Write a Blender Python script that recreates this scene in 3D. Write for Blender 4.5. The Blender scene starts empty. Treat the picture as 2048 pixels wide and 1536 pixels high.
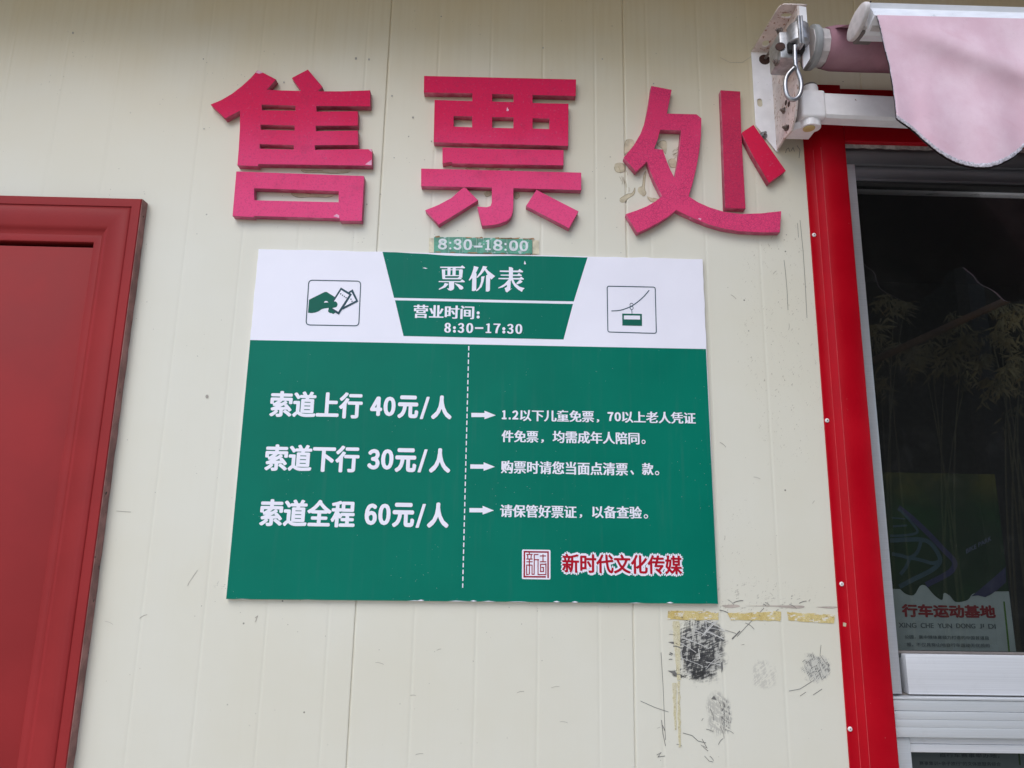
import bpy, bmesh, math, random
from mathutils import Vector, Matrix
random.seed(7)
SC = bpy.context.scene
COL = SC.collection
R = math.radians

# ------------------------------------------------------------------ camera
F, PITCH, ROLL, YAW = 1440.0, R(11.98), R(0.99), R(0.985)      # focal length in photo pixels (2048 wide)
CAM = Vector((0.0, -1.8416, 1.6))
fw = Vector((math.sin(YAW)*math.cos(PITCH), math.cos(YAW)*math.cos(PITCH), math.sin(PITCH)))
rt0 = Vector((math.cos(YAW), -math.sin(YAW), 0)); up0 = rt0.cross(fw)
RT = rt0*math.cos(ROLL) + up0*math.sin(ROLL)
UP = up0*math.cos(ROLL) - rt0*math.sin(ROLL)
cd = bpy.data.cameras.new('camera'); cam = bpy.data.objects.new('camera', cd); COL.objects.link(cam)
m = Matrix.Identity(4)
for i in range(3):
    m[i][0], m[i][1], m[i][2], m[i][3] = RT[i], UP[i], -fw[i], CAM[i]
cam.matrix_world = m
cd.sensor_width = 36; cd.lens = F/2048*36; cd.clip_start = 0.05; cd.clip_end = 400
SC.camera = cam

# ------------------------------------------------------------------ light
SUN_EL, SUN_AZ = R(50), R(205)          # azimuth clockwise from +Y (north): behind the camera, a little to the left
w = bpy.data.worlds.new('World'); SC.world = w; w.use_nodes = True
nt = w.node_tree; bg = nt.nodes['Background']
sky = nt.nodes.new('ShaderNodeTexSky'); sky.sky_type = 'NISHITA'; sky.sun_disc = False
sky.sun_elevation = SUN_EL; sky.sun_rotation = SUN_AZ
sky.air_density = 1.0; sky.dust_density = 1.2; sky.ozone_density = 1.0
nt.links.new(sky.outputs[0], bg.inputs[0]); bg.inputs[1].default_value = 0.15
sd = bpy.data.lights.new('sun', 'SUN'); sd.energy = 1.0; sd.angle = R(48); sd.color = (1.0, .985, .96)
so = bpy.data.objects.new('sun', sd); COL.objects.link(so)
sdir = Vector((math.sin(SUN_AZ)*math.cos(SUN_EL), math.cos(SUN_AZ)*math.cos(SUN_EL), math.sin(SUN_EL)))
so.rotation_euler = sdir.to_track_quat('Z', 'Y').to_euler(); so.location = sdir*20
vs = SC.view_settings; SC.display_settings.display_device = 'sRGB'
vs.view_transform = 'Standard'; vs.look = 'None'; vs.exposure = 0.70; vs.gamma = 1.0

# ------------------------------------------------------------------ rays: a photo pixel to a point on a real plane
def ray(px, py):
    return fw + RT*((px-1024)/F) - UP*((py-768)/F)
def P(px, py, d=0.0):                   # on the plane d metres in front of the wall
    r = ray(px, py); t = (-d - CAM.y)/r.y
    return CAM + r*t
def PX(px, py, X):
    r = ray(px, py); return CAM + r*((X-CAM.x)/r.x)
def PZ(px, py, Z):
    r = ray(px, py); return CAM + r*((Z-CAM.z)/r.z)
PXM = 0.00128                           # metres per photo pixel on the wall

# ------------------------------------------------------------------ node helpers
class G:
    def __init__(s, name):
        s.mat = bpy.data.materials.new(name); s.mat.use_nodes = True
        s.t = s.mat.node_tree; s.p = s.t.nodes['Principled BSDF']; s._co = None
    def n(s, typ, **kw):
        x = s.t.nodes.new(typ)
        for k, v in kw.items(): setattr(x, k, v)
        return x
    def put(s, sock, v):
        if isinstance(v, bpy.types.NodeSocket): s.t.links.new(v, sock)
        elif v is not None:
            if isinstance(v, tuple) and len(v) == 3 and sock.type == 'RGBA': v = (*v, 1)
            sock.default_value = v
    def co(s):
        if s._co is None: s._co = s.n('ShaderNodeTexCoord').outputs['Object']
        return s._co
    def math(s, op, a, b=0.0, clamp=False):
        x = s.n('ShaderNodeMath', operation=op); x.use_clamp = clamp
        s.put(x.inputs[0], a); s.put(x.inputs[1], b); return x.outputs[0]
    def vec(s, op, a, b):
        x = s.n('ShaderNodeVectorMath', operation=op); s.put(x.inputs[0], a); s.put(x.inputs[1], b)
        return x.outputs['Value'] if op in ('LENGTH', 'DISTANCE') else x.outputs[0]
    def rot(s, a, ang):
        x = s.n('ShaderNodeVectorRotate', rotation_type='Y_AXIS'); s.put(x.inputs['Vector'], a)
        x.inputs['Angle'].default_value = ang; return x.outputs[0]
    def noise(s, scale, detail=3, rough=.55, vec=None, stretch=None, w=None):
        v = vec or s.co()
        if stretch: v = s.vec('MULTIPLY', v, stretch)
        x = s.n('ShaderNodeTexNoise'); s.put(x.inputs['Vector'], v)
        x.inputs['Scale'].default_value = scale; x.inputs['Detail'].default_value = detail
        x.inputs['Roughness'].default_value = rough; return x.outputs['Fac']
    def voro(s, scale, feature='F1', vec=None):
        x = s.n('ShaderNodeTexVoronoi', feature=feature); s.put(x.inputs['Vector'], vec or s.co())
        x.inputs['Scale'].default_value = scale; return x.outputs['Distance']
    def ramp(s, f, lo, hi, a=0.0, b=1.0):
        x = s.n('ShaderNodeMapRange', interpolation_type='SMOOTHSTEP'); s.put(x.inputs['Value'], f)
        x.inputs['From Min'].default_value = lo; x.inputs['From Max'].default_value = hi
        x.inputs['To Min'].default_value = a; x.inputs['To Max'].default_value = b
        return x.outputs[0]
    def mix(s, f, a, b):
        x = s.n('ShaderNodeMix', data_type='RGBA'); s.put(x.inputs[0], f); s.put(x.inputs[6], a); s.put(x.inputs[7], b)
        return x.outputs[2]
    def bump(s, h, strength=.2, dist=.001):
        x = s.n('ShaderNodeBump'); s.put(x.inputs['Height'], h)
        x.inputs['Strength'].default_value = strength; x.inputs['Distance'].default_value = dist
        s.t.links.new(x.outputs[0], s.p.inputs['Normal'])
    def set(s, **kw):
        for k, v in kw.items():
            k = {'color': 'Base Color', 'rough': 'Roughness', 'metal': 'Metallic', 'spec': 'Specular IOR Level', 'coat': 'Coat Weight', 'coatr': 'Coat Roughness'}.get(k, k)
            s.put(s.p.inputs[k], v)
        return s
    def z(s):
        x = s.n('ShaderNodeSeparateXYZ'); s.put(x.inputs[0], s.co()); return x.outputs['Z']

def simple(name, col, rough=.5, metal=0, var=.12, scale=30, bump=.08, spec=.5, speck=None):
    g = G(name)
    n1 = g.noise(scale, 4)
    c = g.mix(g.ramp(n1, .3, .75), tuple(x*(1-var) for x in col), tuple(min(1, x*(1+var)) for x in col))
    if speck:
        c = g.mix(g.ramp(g.noise(speck[0], 2), speck[1], speck[1]+.06), c, speck[2])
    g.set(color=c, rough=g.ramp(n1, .2, .8, max(.02, rough-.06), rough+.08), metal=metal, spec=spec)
    if bump: g.bump(g.noise(scale*8, 3), bump)
    return g.mat

# wall: cream coated steel panel with painted eave shade, runs, specks and scuffed patches
def wall_material():
    g = G('cream_steel_panel')
    co = g.co()
    big = g.noise(2.2, 4)
    c = g.mix(g.ramp(big, .3, .7), (.645, .618, .515), (.665, .645, .557))
    streak = g.noise(9, 3, vec=g.vec('MULTIPLY', co, (9.0, 1, .35)))
    c = g.mix(g.ramp(streak, .5, .8, 0, .07), c, (.60, .54, .43))
    # dirty runs that come down from the eave
    zz = g.z()
    run = g.math('MULTIPLY', g.ramp(streak, .38, .7), g.ramp(zz, 2.72, 3.2))
    c = g.mix(g.math('MULTIPLY', run, .26), c, (.42, .34, .22))
    warm_shade = g.math('MULTIPLY', g.ramp(g.noise(3.5, 3), .15, .8, .55, 1), g.ramp(zz, 2.3, 3.12))
    c = g.mix(g.math('MULTIPLY', warm_shade, .78), c, (.60, .475, .265))  # warm shade under the eave, painted into the upper wall colour
    # pin specks
    v = g.voro(55); sp = g.math('MULTIPLY', g.ramp(v, .075, .045), g.ramp(g.noise(6, 2), .5, .62))
    c = g.mix(g.math('MULTIPLY', sp, .75), c, (.10, .085, .07))
    v2 = g.voro(18); sp2 = g.math('MULTIPLY', g.ramp(v2, .05, .03), g.ramp(g.noise(3, 1), .5, .6))
    c = g.mix(g.math('MULTIPLY', sp2, .8), c, (.07, .06, .05))
    # scuffed patches (own shape, own place)
    def patch(px, py, rx, ry, col, thr, amt, ang, sc, c):
        p = P(px, py); d = g.vec('SUBTRACT', co, tuple(p))
        q = g.vec('MULTIPLY', d, (1/(rx*PXM), 0, 1/(ry*PXM)))
        wob = g.noise(40, 3)
        r = g.math('ADD', g.vec('LENGTH', q, (0, 0, 0)), g.math('MULTIPLY', g.math('SUBTRACT', wob, .5), .9))
        inside = g.ramp(r, 1.08, .72)
        sA = g.noise(sc, 4, .65, vec=g.vec('MULTIPLY', g.rot(co, ang), (1, 1, 6.0)))
        sB = g.noise(sc*.55, 5, .7, vec=g.vec('MULTIPLY', g.rot(co, ang+1.1), (1, 1, 5.0)))
        s = g.ramp(g.math('MULTIPLY', sA, sB), thr, thr+.045)
        f = g.math('MULTIPLY', g.math('MULTIPLY', s, inside), amt)
        return g.mix(f, c, col)
    c = patch(1404, 1300, 46, 60, (.30, .30, .30), .02, .55, .3, 20, c)
    c = patch(1632, 1336, 27, 25, (.42, .42, .40), .02, .45, .3, 20, c)
    c = patch(1402, 1296, 50, 66, (.035, .035, .038), .225, .92, .35, 42, c)
    c = patch(1396, 1318, 34, 28, (.03, .03, .033), .20, .9, .2, 45, c)
    c = patch(1385, 1347, 44, 12, (.03, .03, .03), .225, .95, .3, 40, c)
    c = patch(1420, 1262, 24, 16, (.05, .05, .055), .21, .9, -.6, 60, c)
    c = patch(1632, 1336, 29, 27, (.10, .10, .10), .255, .8, .8, 80, c)
    c = patch(1437, 1428, 25, 40, (.26, .25, .23), .205, .5, 1.5, 70, c)
    c = patch(1452, 1432, 10, 34, (.10, .10, .10), .25, .8, 1.4, 60, c)
    c = patch(1528, 1350, 26, 26, (.40, .38, .34), .23, .5, .7, 50, c)
    c = patch(488, 1128, 8, 22, (.12, .12, .11), .30, .8, 1.4, 80, c)
    c = patch(470, 1170, 46, 14, (.2, .19, .17), .31, .7, .1, 80, c)
    c = patch(1520, 1195, 130, 34, (.2, .17, .14), .31, .6, .3, 50, c)
    c = patch(1560, 660, 90, 330, (.2, .16, .12), .335, .6, .9, 55, c)
    c = patch(1470, 1090, 60, 100, (.2, .16, .12), .34, .6, .9, 60, c)
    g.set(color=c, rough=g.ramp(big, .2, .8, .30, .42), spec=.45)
    h = g.math('ADD', g.math('MULTIPLY', g.noise(1.6, 2), 4.0), g.math('MULTIPLY', g.noise(420, 2), .05))
    g.bump(h, .25, .0015)
    return g.mat
M_wall = wall_material()

def foam(name, top, low, z0, z1, crack=0.0, cscale=110, dirt=.5):
    g = G(name)
    t = g.math('ADD', g.z(), g.math('MULTIPLY', g.math('SUBTRACT', g.noise(7, 3), .5), .16))
    c = g.mix(g.ramp(t, z0, z1), low, top)
    grime = g.ramp(g.noise(18, 5, .65), .52, .78)
    c = g.mix(g.math('MULTIPLY', grime, .42*dirt), c, (.16, .03, .07))
    sp = g.ramp(g.noise(300, 3), .52, .66)
    c = g.mix(g.math('MULTIPLY', sp, .5*dirt), c, (.20, .02, .08))
    pale = g.ramp(g.noise(150, 2), .60, .74)
    c = g.mix(g.math('MULTIPLY', pale, .08), c, (.80, .42, .56))
    if crack:
        x = g.vec('ADD', g.co(), (0, 0, 0))
        d1 = g.voro(cscale, 'DISTANCE_TO_EDGE'); d2 = g.voro(cscale*.52, 'DISTANCE_TO_EDGE')
        k = g.math('MAXIMUM', g.ramp(d1, .055, .015), g.ramp(d2, .035, .01))
        k = g.math('MULTIPLY', k, g.ramp(g.noise(9, 2), .25, .6))
        c = g.mix(g.math('MULTIPLY', k, crack), c, (.17, .012, .06))
    # weathered sides of the foam are paler
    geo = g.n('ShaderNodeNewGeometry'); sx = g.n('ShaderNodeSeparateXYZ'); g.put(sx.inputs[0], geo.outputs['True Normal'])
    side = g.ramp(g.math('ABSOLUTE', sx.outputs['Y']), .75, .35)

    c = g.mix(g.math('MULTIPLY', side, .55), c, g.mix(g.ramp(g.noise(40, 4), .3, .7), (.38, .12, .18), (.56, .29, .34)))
    g.set(color=c, rough=.66, spec=.18)
    g.bump(g.math('ADD', g.noise(300, 3), g.math('MULTIPLY', g.noise(60, 2), .6)), .35, .0006)
    return g.mat
zt, zb = P(1000, 150).z, P(1000, 470).z
M_foamA = foam('faded_red_foam', (.66, .008, .074), (.75, .065, .205), zb+.06, zt-.10)
M_foamB = foam('crazed_red_foam', (.67, .030, .120), (.72, .052, .17), zb, zt, .50, 150, .4)
M_foamC = foam('deep_red_foam', (.56, .024, .080), (.52, .022, .085), zb, zt, .42, 150, .4)
M_foamD = foam('fresh_red_foam', (.66, .010, .060), (.62, .008, .060), zb, zt, 0, 80, .3)

def sign_green(name, col):
    g = G(name)
    n = g.noise(3, 4)
    c = g.mix(g.ramp(n, .3, .7), tuple(x*.94 for x in col), tuple(x*1.06 for x in col))
    sp = g.ramp(g.voro(75), .06, .035); sp = g.math('MULTIPLY', sp, g.ramp(g.noise(5, 1), .52, .6))
    c = g.mix(g.math('MULTIPLY', sp, .6), c, (.6, .68, .66))
    dr = g.ramp(g.noise(9, 3, vec=g.vec('MULTIPLY', g.co(), (7, 1, .5))), .52, .78)
    c = g.mix(g.math('MULTIPLY', dr, .14), c, (.05, .16, .14))
    g.set(color=c, rough=g.ramp(n, .2, .8, .36, .46), spec=.10)
    g.bump(g.noise(160, 2), .10, .0006)
    return g.mat
M_green = sign_green('printed_green_vinyl', (.0003, .158, .106))
M_icon = simple('printed_green_ink', (.006, .115, .08), .5, var=.06, spec=.15)
M_line = simple('printed_dark_ink', (.03, .075, .095), .5, var=.06, spec=.15)
M_white = simple('printed_white_vinyl', (.80, .785, .87), .38, var=.02, scale=6, bump=.05)
M_boardedge = simple('foamed_plastic_board', (.70, .70, .72), .6, var=.1, scale=60)
M_text = simple('white_lettering', (.80, .785, .87), .42, var=.02, bump=0)
M_red = simple('red_lettering', (.40, .004, .018), .5, var=.06, bump=0, spec=.15)
M_maroon = simple('maroon_seal_ink', (.30, .005, .02), .5, var=.06, bump=0, spec=.15)
M_door = simple('weathered_red_door_paint', (.285, .025, .026), .48, var=.09, scale=4, bump=.12, spec=.13, speck=(260, .74, (.12, .03, .03)))
M_doorside = simple('bare_frame_edge', (.34, .17, .15), .75, var=.3, scale=26, bump=.3, speck=(40, .66, (.08, .05, .04)))
M_trim = simple('glossy_red_steel', (.40, .001, .009), .36, var=.08, scale=7, bump=.05, spec=.15, speck=(170, .77, (.55, .30, .28)))
M_trimline = simple('paler_red_edge', (.56, .05, .06), .4, var=.15, scale=40, bump=0)
M_alu = None
def alu(name, col, rough, metal):
    g = G(name)
    br = g.noise(60, 3, vec=g.vec('MULTIPLY', g.co(), (.05, 1, 10)))
    c = g.mix(g.ramp(br, .25, .75), tuple(x*.95 for x in col), tuple(min(1, x*1.06) for x in col))
    c = g.mix(g.math('MULTIPLY', g.ramp(g.noise(14, 5, .7), .55, .8), .2), c, (.40, .38, .36))
    g.set(color=c, rough=rough, metal=metal)
    return g.mat
M_alu = alu('brushed_aluminium', (.72, .73, .76), .36, .35)
M_alus = alu('sill_aluminium', (.58, .60, .62), .4, .35)
M_aluv = alu('shaded_aluminium', (.27, .265, .28), .36, .85)  # darker copy of the aluminium, awning shade put into its colour
M_alusl = alu('stile_aluminium', (.62, .63, .66), .34, .6)
M_gasket = simple('dirty_gasket', (.16, .14, .13), .7)
M_black = simple('black_gap', (.012, .011, .011), .8, bump=0)
M_seal = simple('grey_sealant', (.48, .47, .45), .7, var=.35, scale=70, bump=.4)
M_room = simple('dim_room_plaster', (.10, .10, .10), .8)
M_soffit = simple('dusty_soffit', (.40, .29, .16), .7)
M_wpaint = simple('white_powder_coat', (.90, .88, .89), .40, var=.05, scale=25, bump=.05, speck=(120, .73, (.35, .25, .20)))
M_wpaint2 = simple('rust_stained_white_paint', (.72, .62, .57), .5, var=.16, scale=22, bump=.1, speck=(110, .60, (.38, .22, .15)))
M_cast = simple('grey_cast_aluminium', (.42, .42, .43), .42, .7, var=.25, scale=60, bump=.2)
M_steel = simple('worn_zinc_steel', (.40, .40, .41), .34, .9, var=.18, scale=60, bump=.1)
M_rust = simple('rusty_bolt', (.19, .15, .13), .7, .2, var=.4, scale=120, bump=.3)
M_hole = simple('rusty_hole', (.05, .022, .016), .85, var=.4, scale=100)
M_yellow = simple('yellowed_plastic_cap', (.62, .47, .20), .45, var=.1)
M_rivet = simple('white_rivet_paint', (.72, .68, .68), .4)
def cloth(name, col, pale):
    g = G(name)
    n = g.noise(9, 5, .6)
    c = g.mix(g.ramp(n, .3, .72), col, pale)
    c = g.mix(g.math('MULTIPLY', g.ramp(g.noise(35, 4, .7), .58, .8), .16), c, (.36, .22, .26))
    wr = g.noise(5, 3, vec=g.vec('MULTIPLY', g.rot(g.co(), -.45), (1, 1, 3.2)))
    c = g.mix(g.math('MULTIPLY', g.ramp(wr, .55, .75), .35), c, (.58, .27, .33))
    sp = g.ramp(g.noise(480, 2), .62, .74)
    c = g.mix(g.math('MULTIPLY', sp, .25), c, (.40, .24, .28))
    g.set(color=c, rough=.85, spec=.2)
    wv = g.noise(700, 1); g.bump(g.math('ADD', wv, g.math('MULTIPLY', g.noise(22, 3), 1.5)), .3, .001)
    tr = g.n('ShaderNodeBsdfTranslucent'); g.put(tr.inputs[0], c)
    mx = g.n('ShaderNodeMixShader'); mx.inputs[0].default_value = .05
    out = g.t.nodes['Material Output']
    g.t.links.new(g.p.outputs[0], mx.inputs[1]); g.t.links.new(tr.outputs[0], mx.inputs[2]); g.t.links.new(mx.outputs[0], out.inputs[0])
    return g.mat
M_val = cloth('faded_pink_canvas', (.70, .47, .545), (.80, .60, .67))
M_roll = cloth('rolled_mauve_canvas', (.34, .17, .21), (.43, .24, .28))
M_hem = simple('frayed_white_binding', (.56, .52, .57), .85, var=.35, scale=160, bump=.5, speck=(300, .62, (.25, .25, .28)))
M_barface = simple('bright_extruded_aluminium', (.88, .89, .92), .30, .1, var=.05, scale=20, bump=.02)
M_cap = simple('chalky_plastic_cap', (.60, .56, .55), .6, var=.16, scale=35, bump=.2)
def tape_mat(name, a, b, hole):
    g = G(name)
    d = g.voro(230, 'DISTANCE_TO_EDGE'); n = g.noise(28, 5, .7)
    c = g.mix(g.ramp(n, .3, .7), a, b)
    c = g.mix(g.math('MULTIPLY', g.ramp(d, .10, .02), .35), c, (.25, .16, .04))
    c = g.mix(g.ramp(g.noise(45, 5, .75, stretch=(1, 1, 2.2)), hole, hole+.05), c, (.66, .63, .55))
    c = g.mix(g.math('MULTIPLY', g.ramp(g.noise(90, 5, .8), .56, .64), .7), c, (.14, .10, .06))
    g.set(color=c, rough=.7, spec=.3); g.bump(g.math('ADD', d, n), .5, .001)
    return g.mat
M_tape = tape_mat('yellowed_foam_tape', (.54, .40, .13), (.66, .56, .28), .535)
M_tape2 = tape_mat('thin_yellow_glue', (.58, .53, .33), (.62, .58, .44), .62)
M_glue = simple('brown_glue_stain', (.52, .45, .31), .5, var=.2, scale=50)
M_gluerim = simple('dark_glue_rim', (.30, .23, .13), .5, var=.3, scale=90)
M_pen = simple('black_scribble', (.15, .145, .135), .7, bump=0)
M_scr = simple('grey_scratch', (.34, .31, .27), .7, bump=0)

# ------------------------------------------------------------------ object helpers
def tag(o, label=None, cat=None, group=None, kind=None):
    if label: o['label'] = label
    if cat: o['category'] = cat
    if group: o['group'] = group
    if kind: o['kind'] = kind
    return o
def empty(name, loc, label, cat, group=None):
    o = bpy.data.objects.new(name, None); COL.objects.link(o); o.location = loc; o.empty_display_size = .1
    return tag(o, label, cat, group)
def wloc(o):
    v = Vector(o.location)
    while o.parent: o = o.parent; v += o.location
    return v
def link(name, me, mat, parent=None, smooth=False):
    """link a mesh given in world coordinates; its own origin stays at the world origin so that materials keep their place"""
    me.materials.clear(); me.materials.append(mat)
    if smooth:
        for p in me.polygons: p.use_smooth = True
    o = bpy.data.objects.new(name, me); COL.objects.link(o)
    if parent is not None:
        o.parent = parent; o.location = -wloc(parent)
    return o
class MB:
    def __init__(s): s.bm = bmesh.new()
    def quad(s, *pts):
        return s.bm.faces.new([s.bm.verts.new(p) for p in pts])
    def box(s, lo, hi, bev=0, seg=2):
        lo, hi = Vector(lo), Vector(hi)
        r = bmesh.ops.create_cube(s.bm, size=1)
        for v in r['verts']: v.co = Vector((lo[i] + (v.co[i]+.5)*(hi[i]-lo[i]) for i in range(3)))
        if bev:
            es = list({e for v in r['verts'] for e in v.link_edges})
            bmesh.ops.bevel(s.bm, geom=es, offset=bev, segments=seg, affect='EDGES', profile=.5)
    def cyl(s, a, b, r1, r2=None, n=24, caps=True):
        a, b = Vector(a), Vector(b); r2 = r1 if r2 is None else r2
        ax = (b-a).normalized(); u = ax.orthogonal().normalized(); v = ax.cross(u)
        ra = [s.bm.verts.new(a + (u*math.cos(2*math.pi*i/n) + v*math.sin(2*math.pi*i/n))*r1) for i in range(n)]
        rb = [s.bm.verts.new(b + (u*math.cos(2*math.pi*i/n) + v*math.sin(2*math.pi*i/n))*r2) for i in range(n)]
        for i in range(n): s.bm.faces.new((ra[i], ra[(i+1) % n], rb[(i+1) % n], rb[i]))
        if caps: s.bm.faces.new(ra[::-1]); s.bm.faces.new(rb)
    def lathe(s, a, axis, prof, n=28):
        """prof: (along, radius) pairs"""
        a = Vector(a); ax = Vector(axis).normalized(); u = ax.orthogonal().normalized(); v = ax.cross(u); prev = None
        for (h, r) in prof:
            ring = [s.bm.verts.new(a + ax*h + (u*math.cos(2*math.pi*i/n) + v*math.sin(2*math.pi*i/n))*r) for i in range(n)]
            if prev:
                for i in range(n): s.bm.faces.new((prev[i], prev[(i+1) % n], ring[(i+1) % n], ring[i]))
            else: s.bm.faces.new(ring[::-1])
            prev = ring
        s.bm.faces.new(prev)
    def tube(s, pts, r, n=12):
        pts = [Vector(p) for p in pts]; prev = None; u = None
        for i, p in enumerate(pts):
            t = (pts[min(i+1, len(pts)-1)] - pts[max(i-1, 0)]).normalized()
            u = t.orthogonal() if u is None else (u - t*u.dot(t)); u.normalize(); v = t.cross(u)
            rr = r[i] if isinstance(r, (list, tuple)) else r
            ring = [s.bm.verts.new(p + (u*math.cos(2*math.pi*k/n) + v*math.sin(2*math.pi*k/n))*rr) for k in range(n)]
            if prev:
                for k in range(n): s.bm.faces.new((prev[k], prev[(k+1) % n], ring[(k+1) % n], ring[k]))
            else: s.bm.faces.new(ring[::-1])
            prev = ring
        s.bm.faces.new(prev)
    def prism(s, pts, vec):
        vec = Vector(vec); a = [s.bm.verts.new(p) for p in pts]; b = [s.bm.verts.new(Vector(p)+vec) for p in pts]; n = len(a)
        s.bm.faces.new(a[::-1]); s.bm.faces.new(b)
        for i in range(n): s.bm.faces.new((a[i], a[(i+1) % n], b[(i+1) % n], b[i]))
    def sweep(s, prof, x0, x1, axis='X'):
        """open profile of (d, z) swept along X, or of (x, d) swept along Z"""
        for (a, b) in zip(prof, prof[1:]):
            if axis == 'X': s.quad((x0, -a[0], a[1]), (x1, -a[0], a[1]), (x1, -b[0], b[1]), (x0, -b[0], b[1]))
            else: s.quad((a[0], -a[1], x0), (b[0], -b[1], x0), (b[0], -b[1], x1), (a[0], -a[1], x1))
    def build(s, name, mat, parent=None, smooth=False, merge=1e-5, bevel=0):
        if merge: bmesh.ops.remove_doubles(s.bm, verts=s.bm.verts, dist=merge)
        bmesh.ops.recalc_face_normals(s.bm, faces=s.bm.faces)
        me = bpy.data.meshes.new(name); s.bm.to_mesh(me); s.bm.free()
        o = link(name, me, mat, parent, False)
        if smooth:
            for p in me.polygons: p.use_smooth = True
            try: me.set_sharp_from_angle(angle=R(38))
            except Exception: pass
        return o
def catmull(pts, n=6, closed=False):
    out = []; L = len(pts)
    rng = range(L if closed else L-1)
    for i in rng:
        g = lambda k: pts[k % L] if closed else pts[max(0, min(L-1, k))]
        p0, p1, p2, p3 = g(i-1), g(i), g(i+1), g(i+2)
        for k in range(n):
            t = k/n
            out.append(tuple(.5*((2*b) + (c-a)*t + (2*a-5*b+4*c-d)*t*t + (3*b-a-3*c+d)*t**3) for a, b, c, d in zip(p0, p1, p2, p3)))
    if not closed: out.append(tuple(pts[-1]))
    return out
def plate_mesh(loops, d0, d1, bev=0.0):
    """closed 2-D loops of world (x, z) extruded between d0 (back) and d1 (front)"""
    c = bpy.data.curves.new('plate', 'CURVE'); c.dimensions = '2D'; c.fill_mode = 'BOTH'
    c.extrude = max(1e-5, (d1-d0)/2 - bev); c.bevel_depth = bev; c.bevel_resolution = 1; c.offset = -bev
    for lp in loops:
        sp = c.splines.new('POLY'); sp.points.add(len(lp)-1); sp.use_cyclic_u = True
        for q, p in zip(sp.points, lp): q.co = (p[0], p[1], 0, 1)
    o = bpy.data.objects.new('plate', c); COL.objects.link(o)
    dg = bpy.context.evaluated_depsgraph_get(); dg.update()
    me = bpy.data.meshes.new_from_object(o.evaluated_get(dg)); bpy.data.objects.remove(o); bpy.data.curves.remove(c)
    mid = (d0+d1)/2
    for v in me.vertices: v.co = Vector((v.co.x, -v.co.z-mid, v.co.y))
    return me
def join(meshes):
    bm = bmesh.new()
    for me in meshes: bm.from_mesh(me); bpy.data.meshes.remove(me)
    me = bpy.data.meshes.new('joined'); bm.to_mesh(me); bm.free(); return me
def xz(pts, d): return [(P(x, y, d).x, P(x, y, d).z) for x, y in pts]
def crop(o, s, pts): return [(o[0]+x/s, o[1]+y/s) for x, y in pts]

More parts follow.
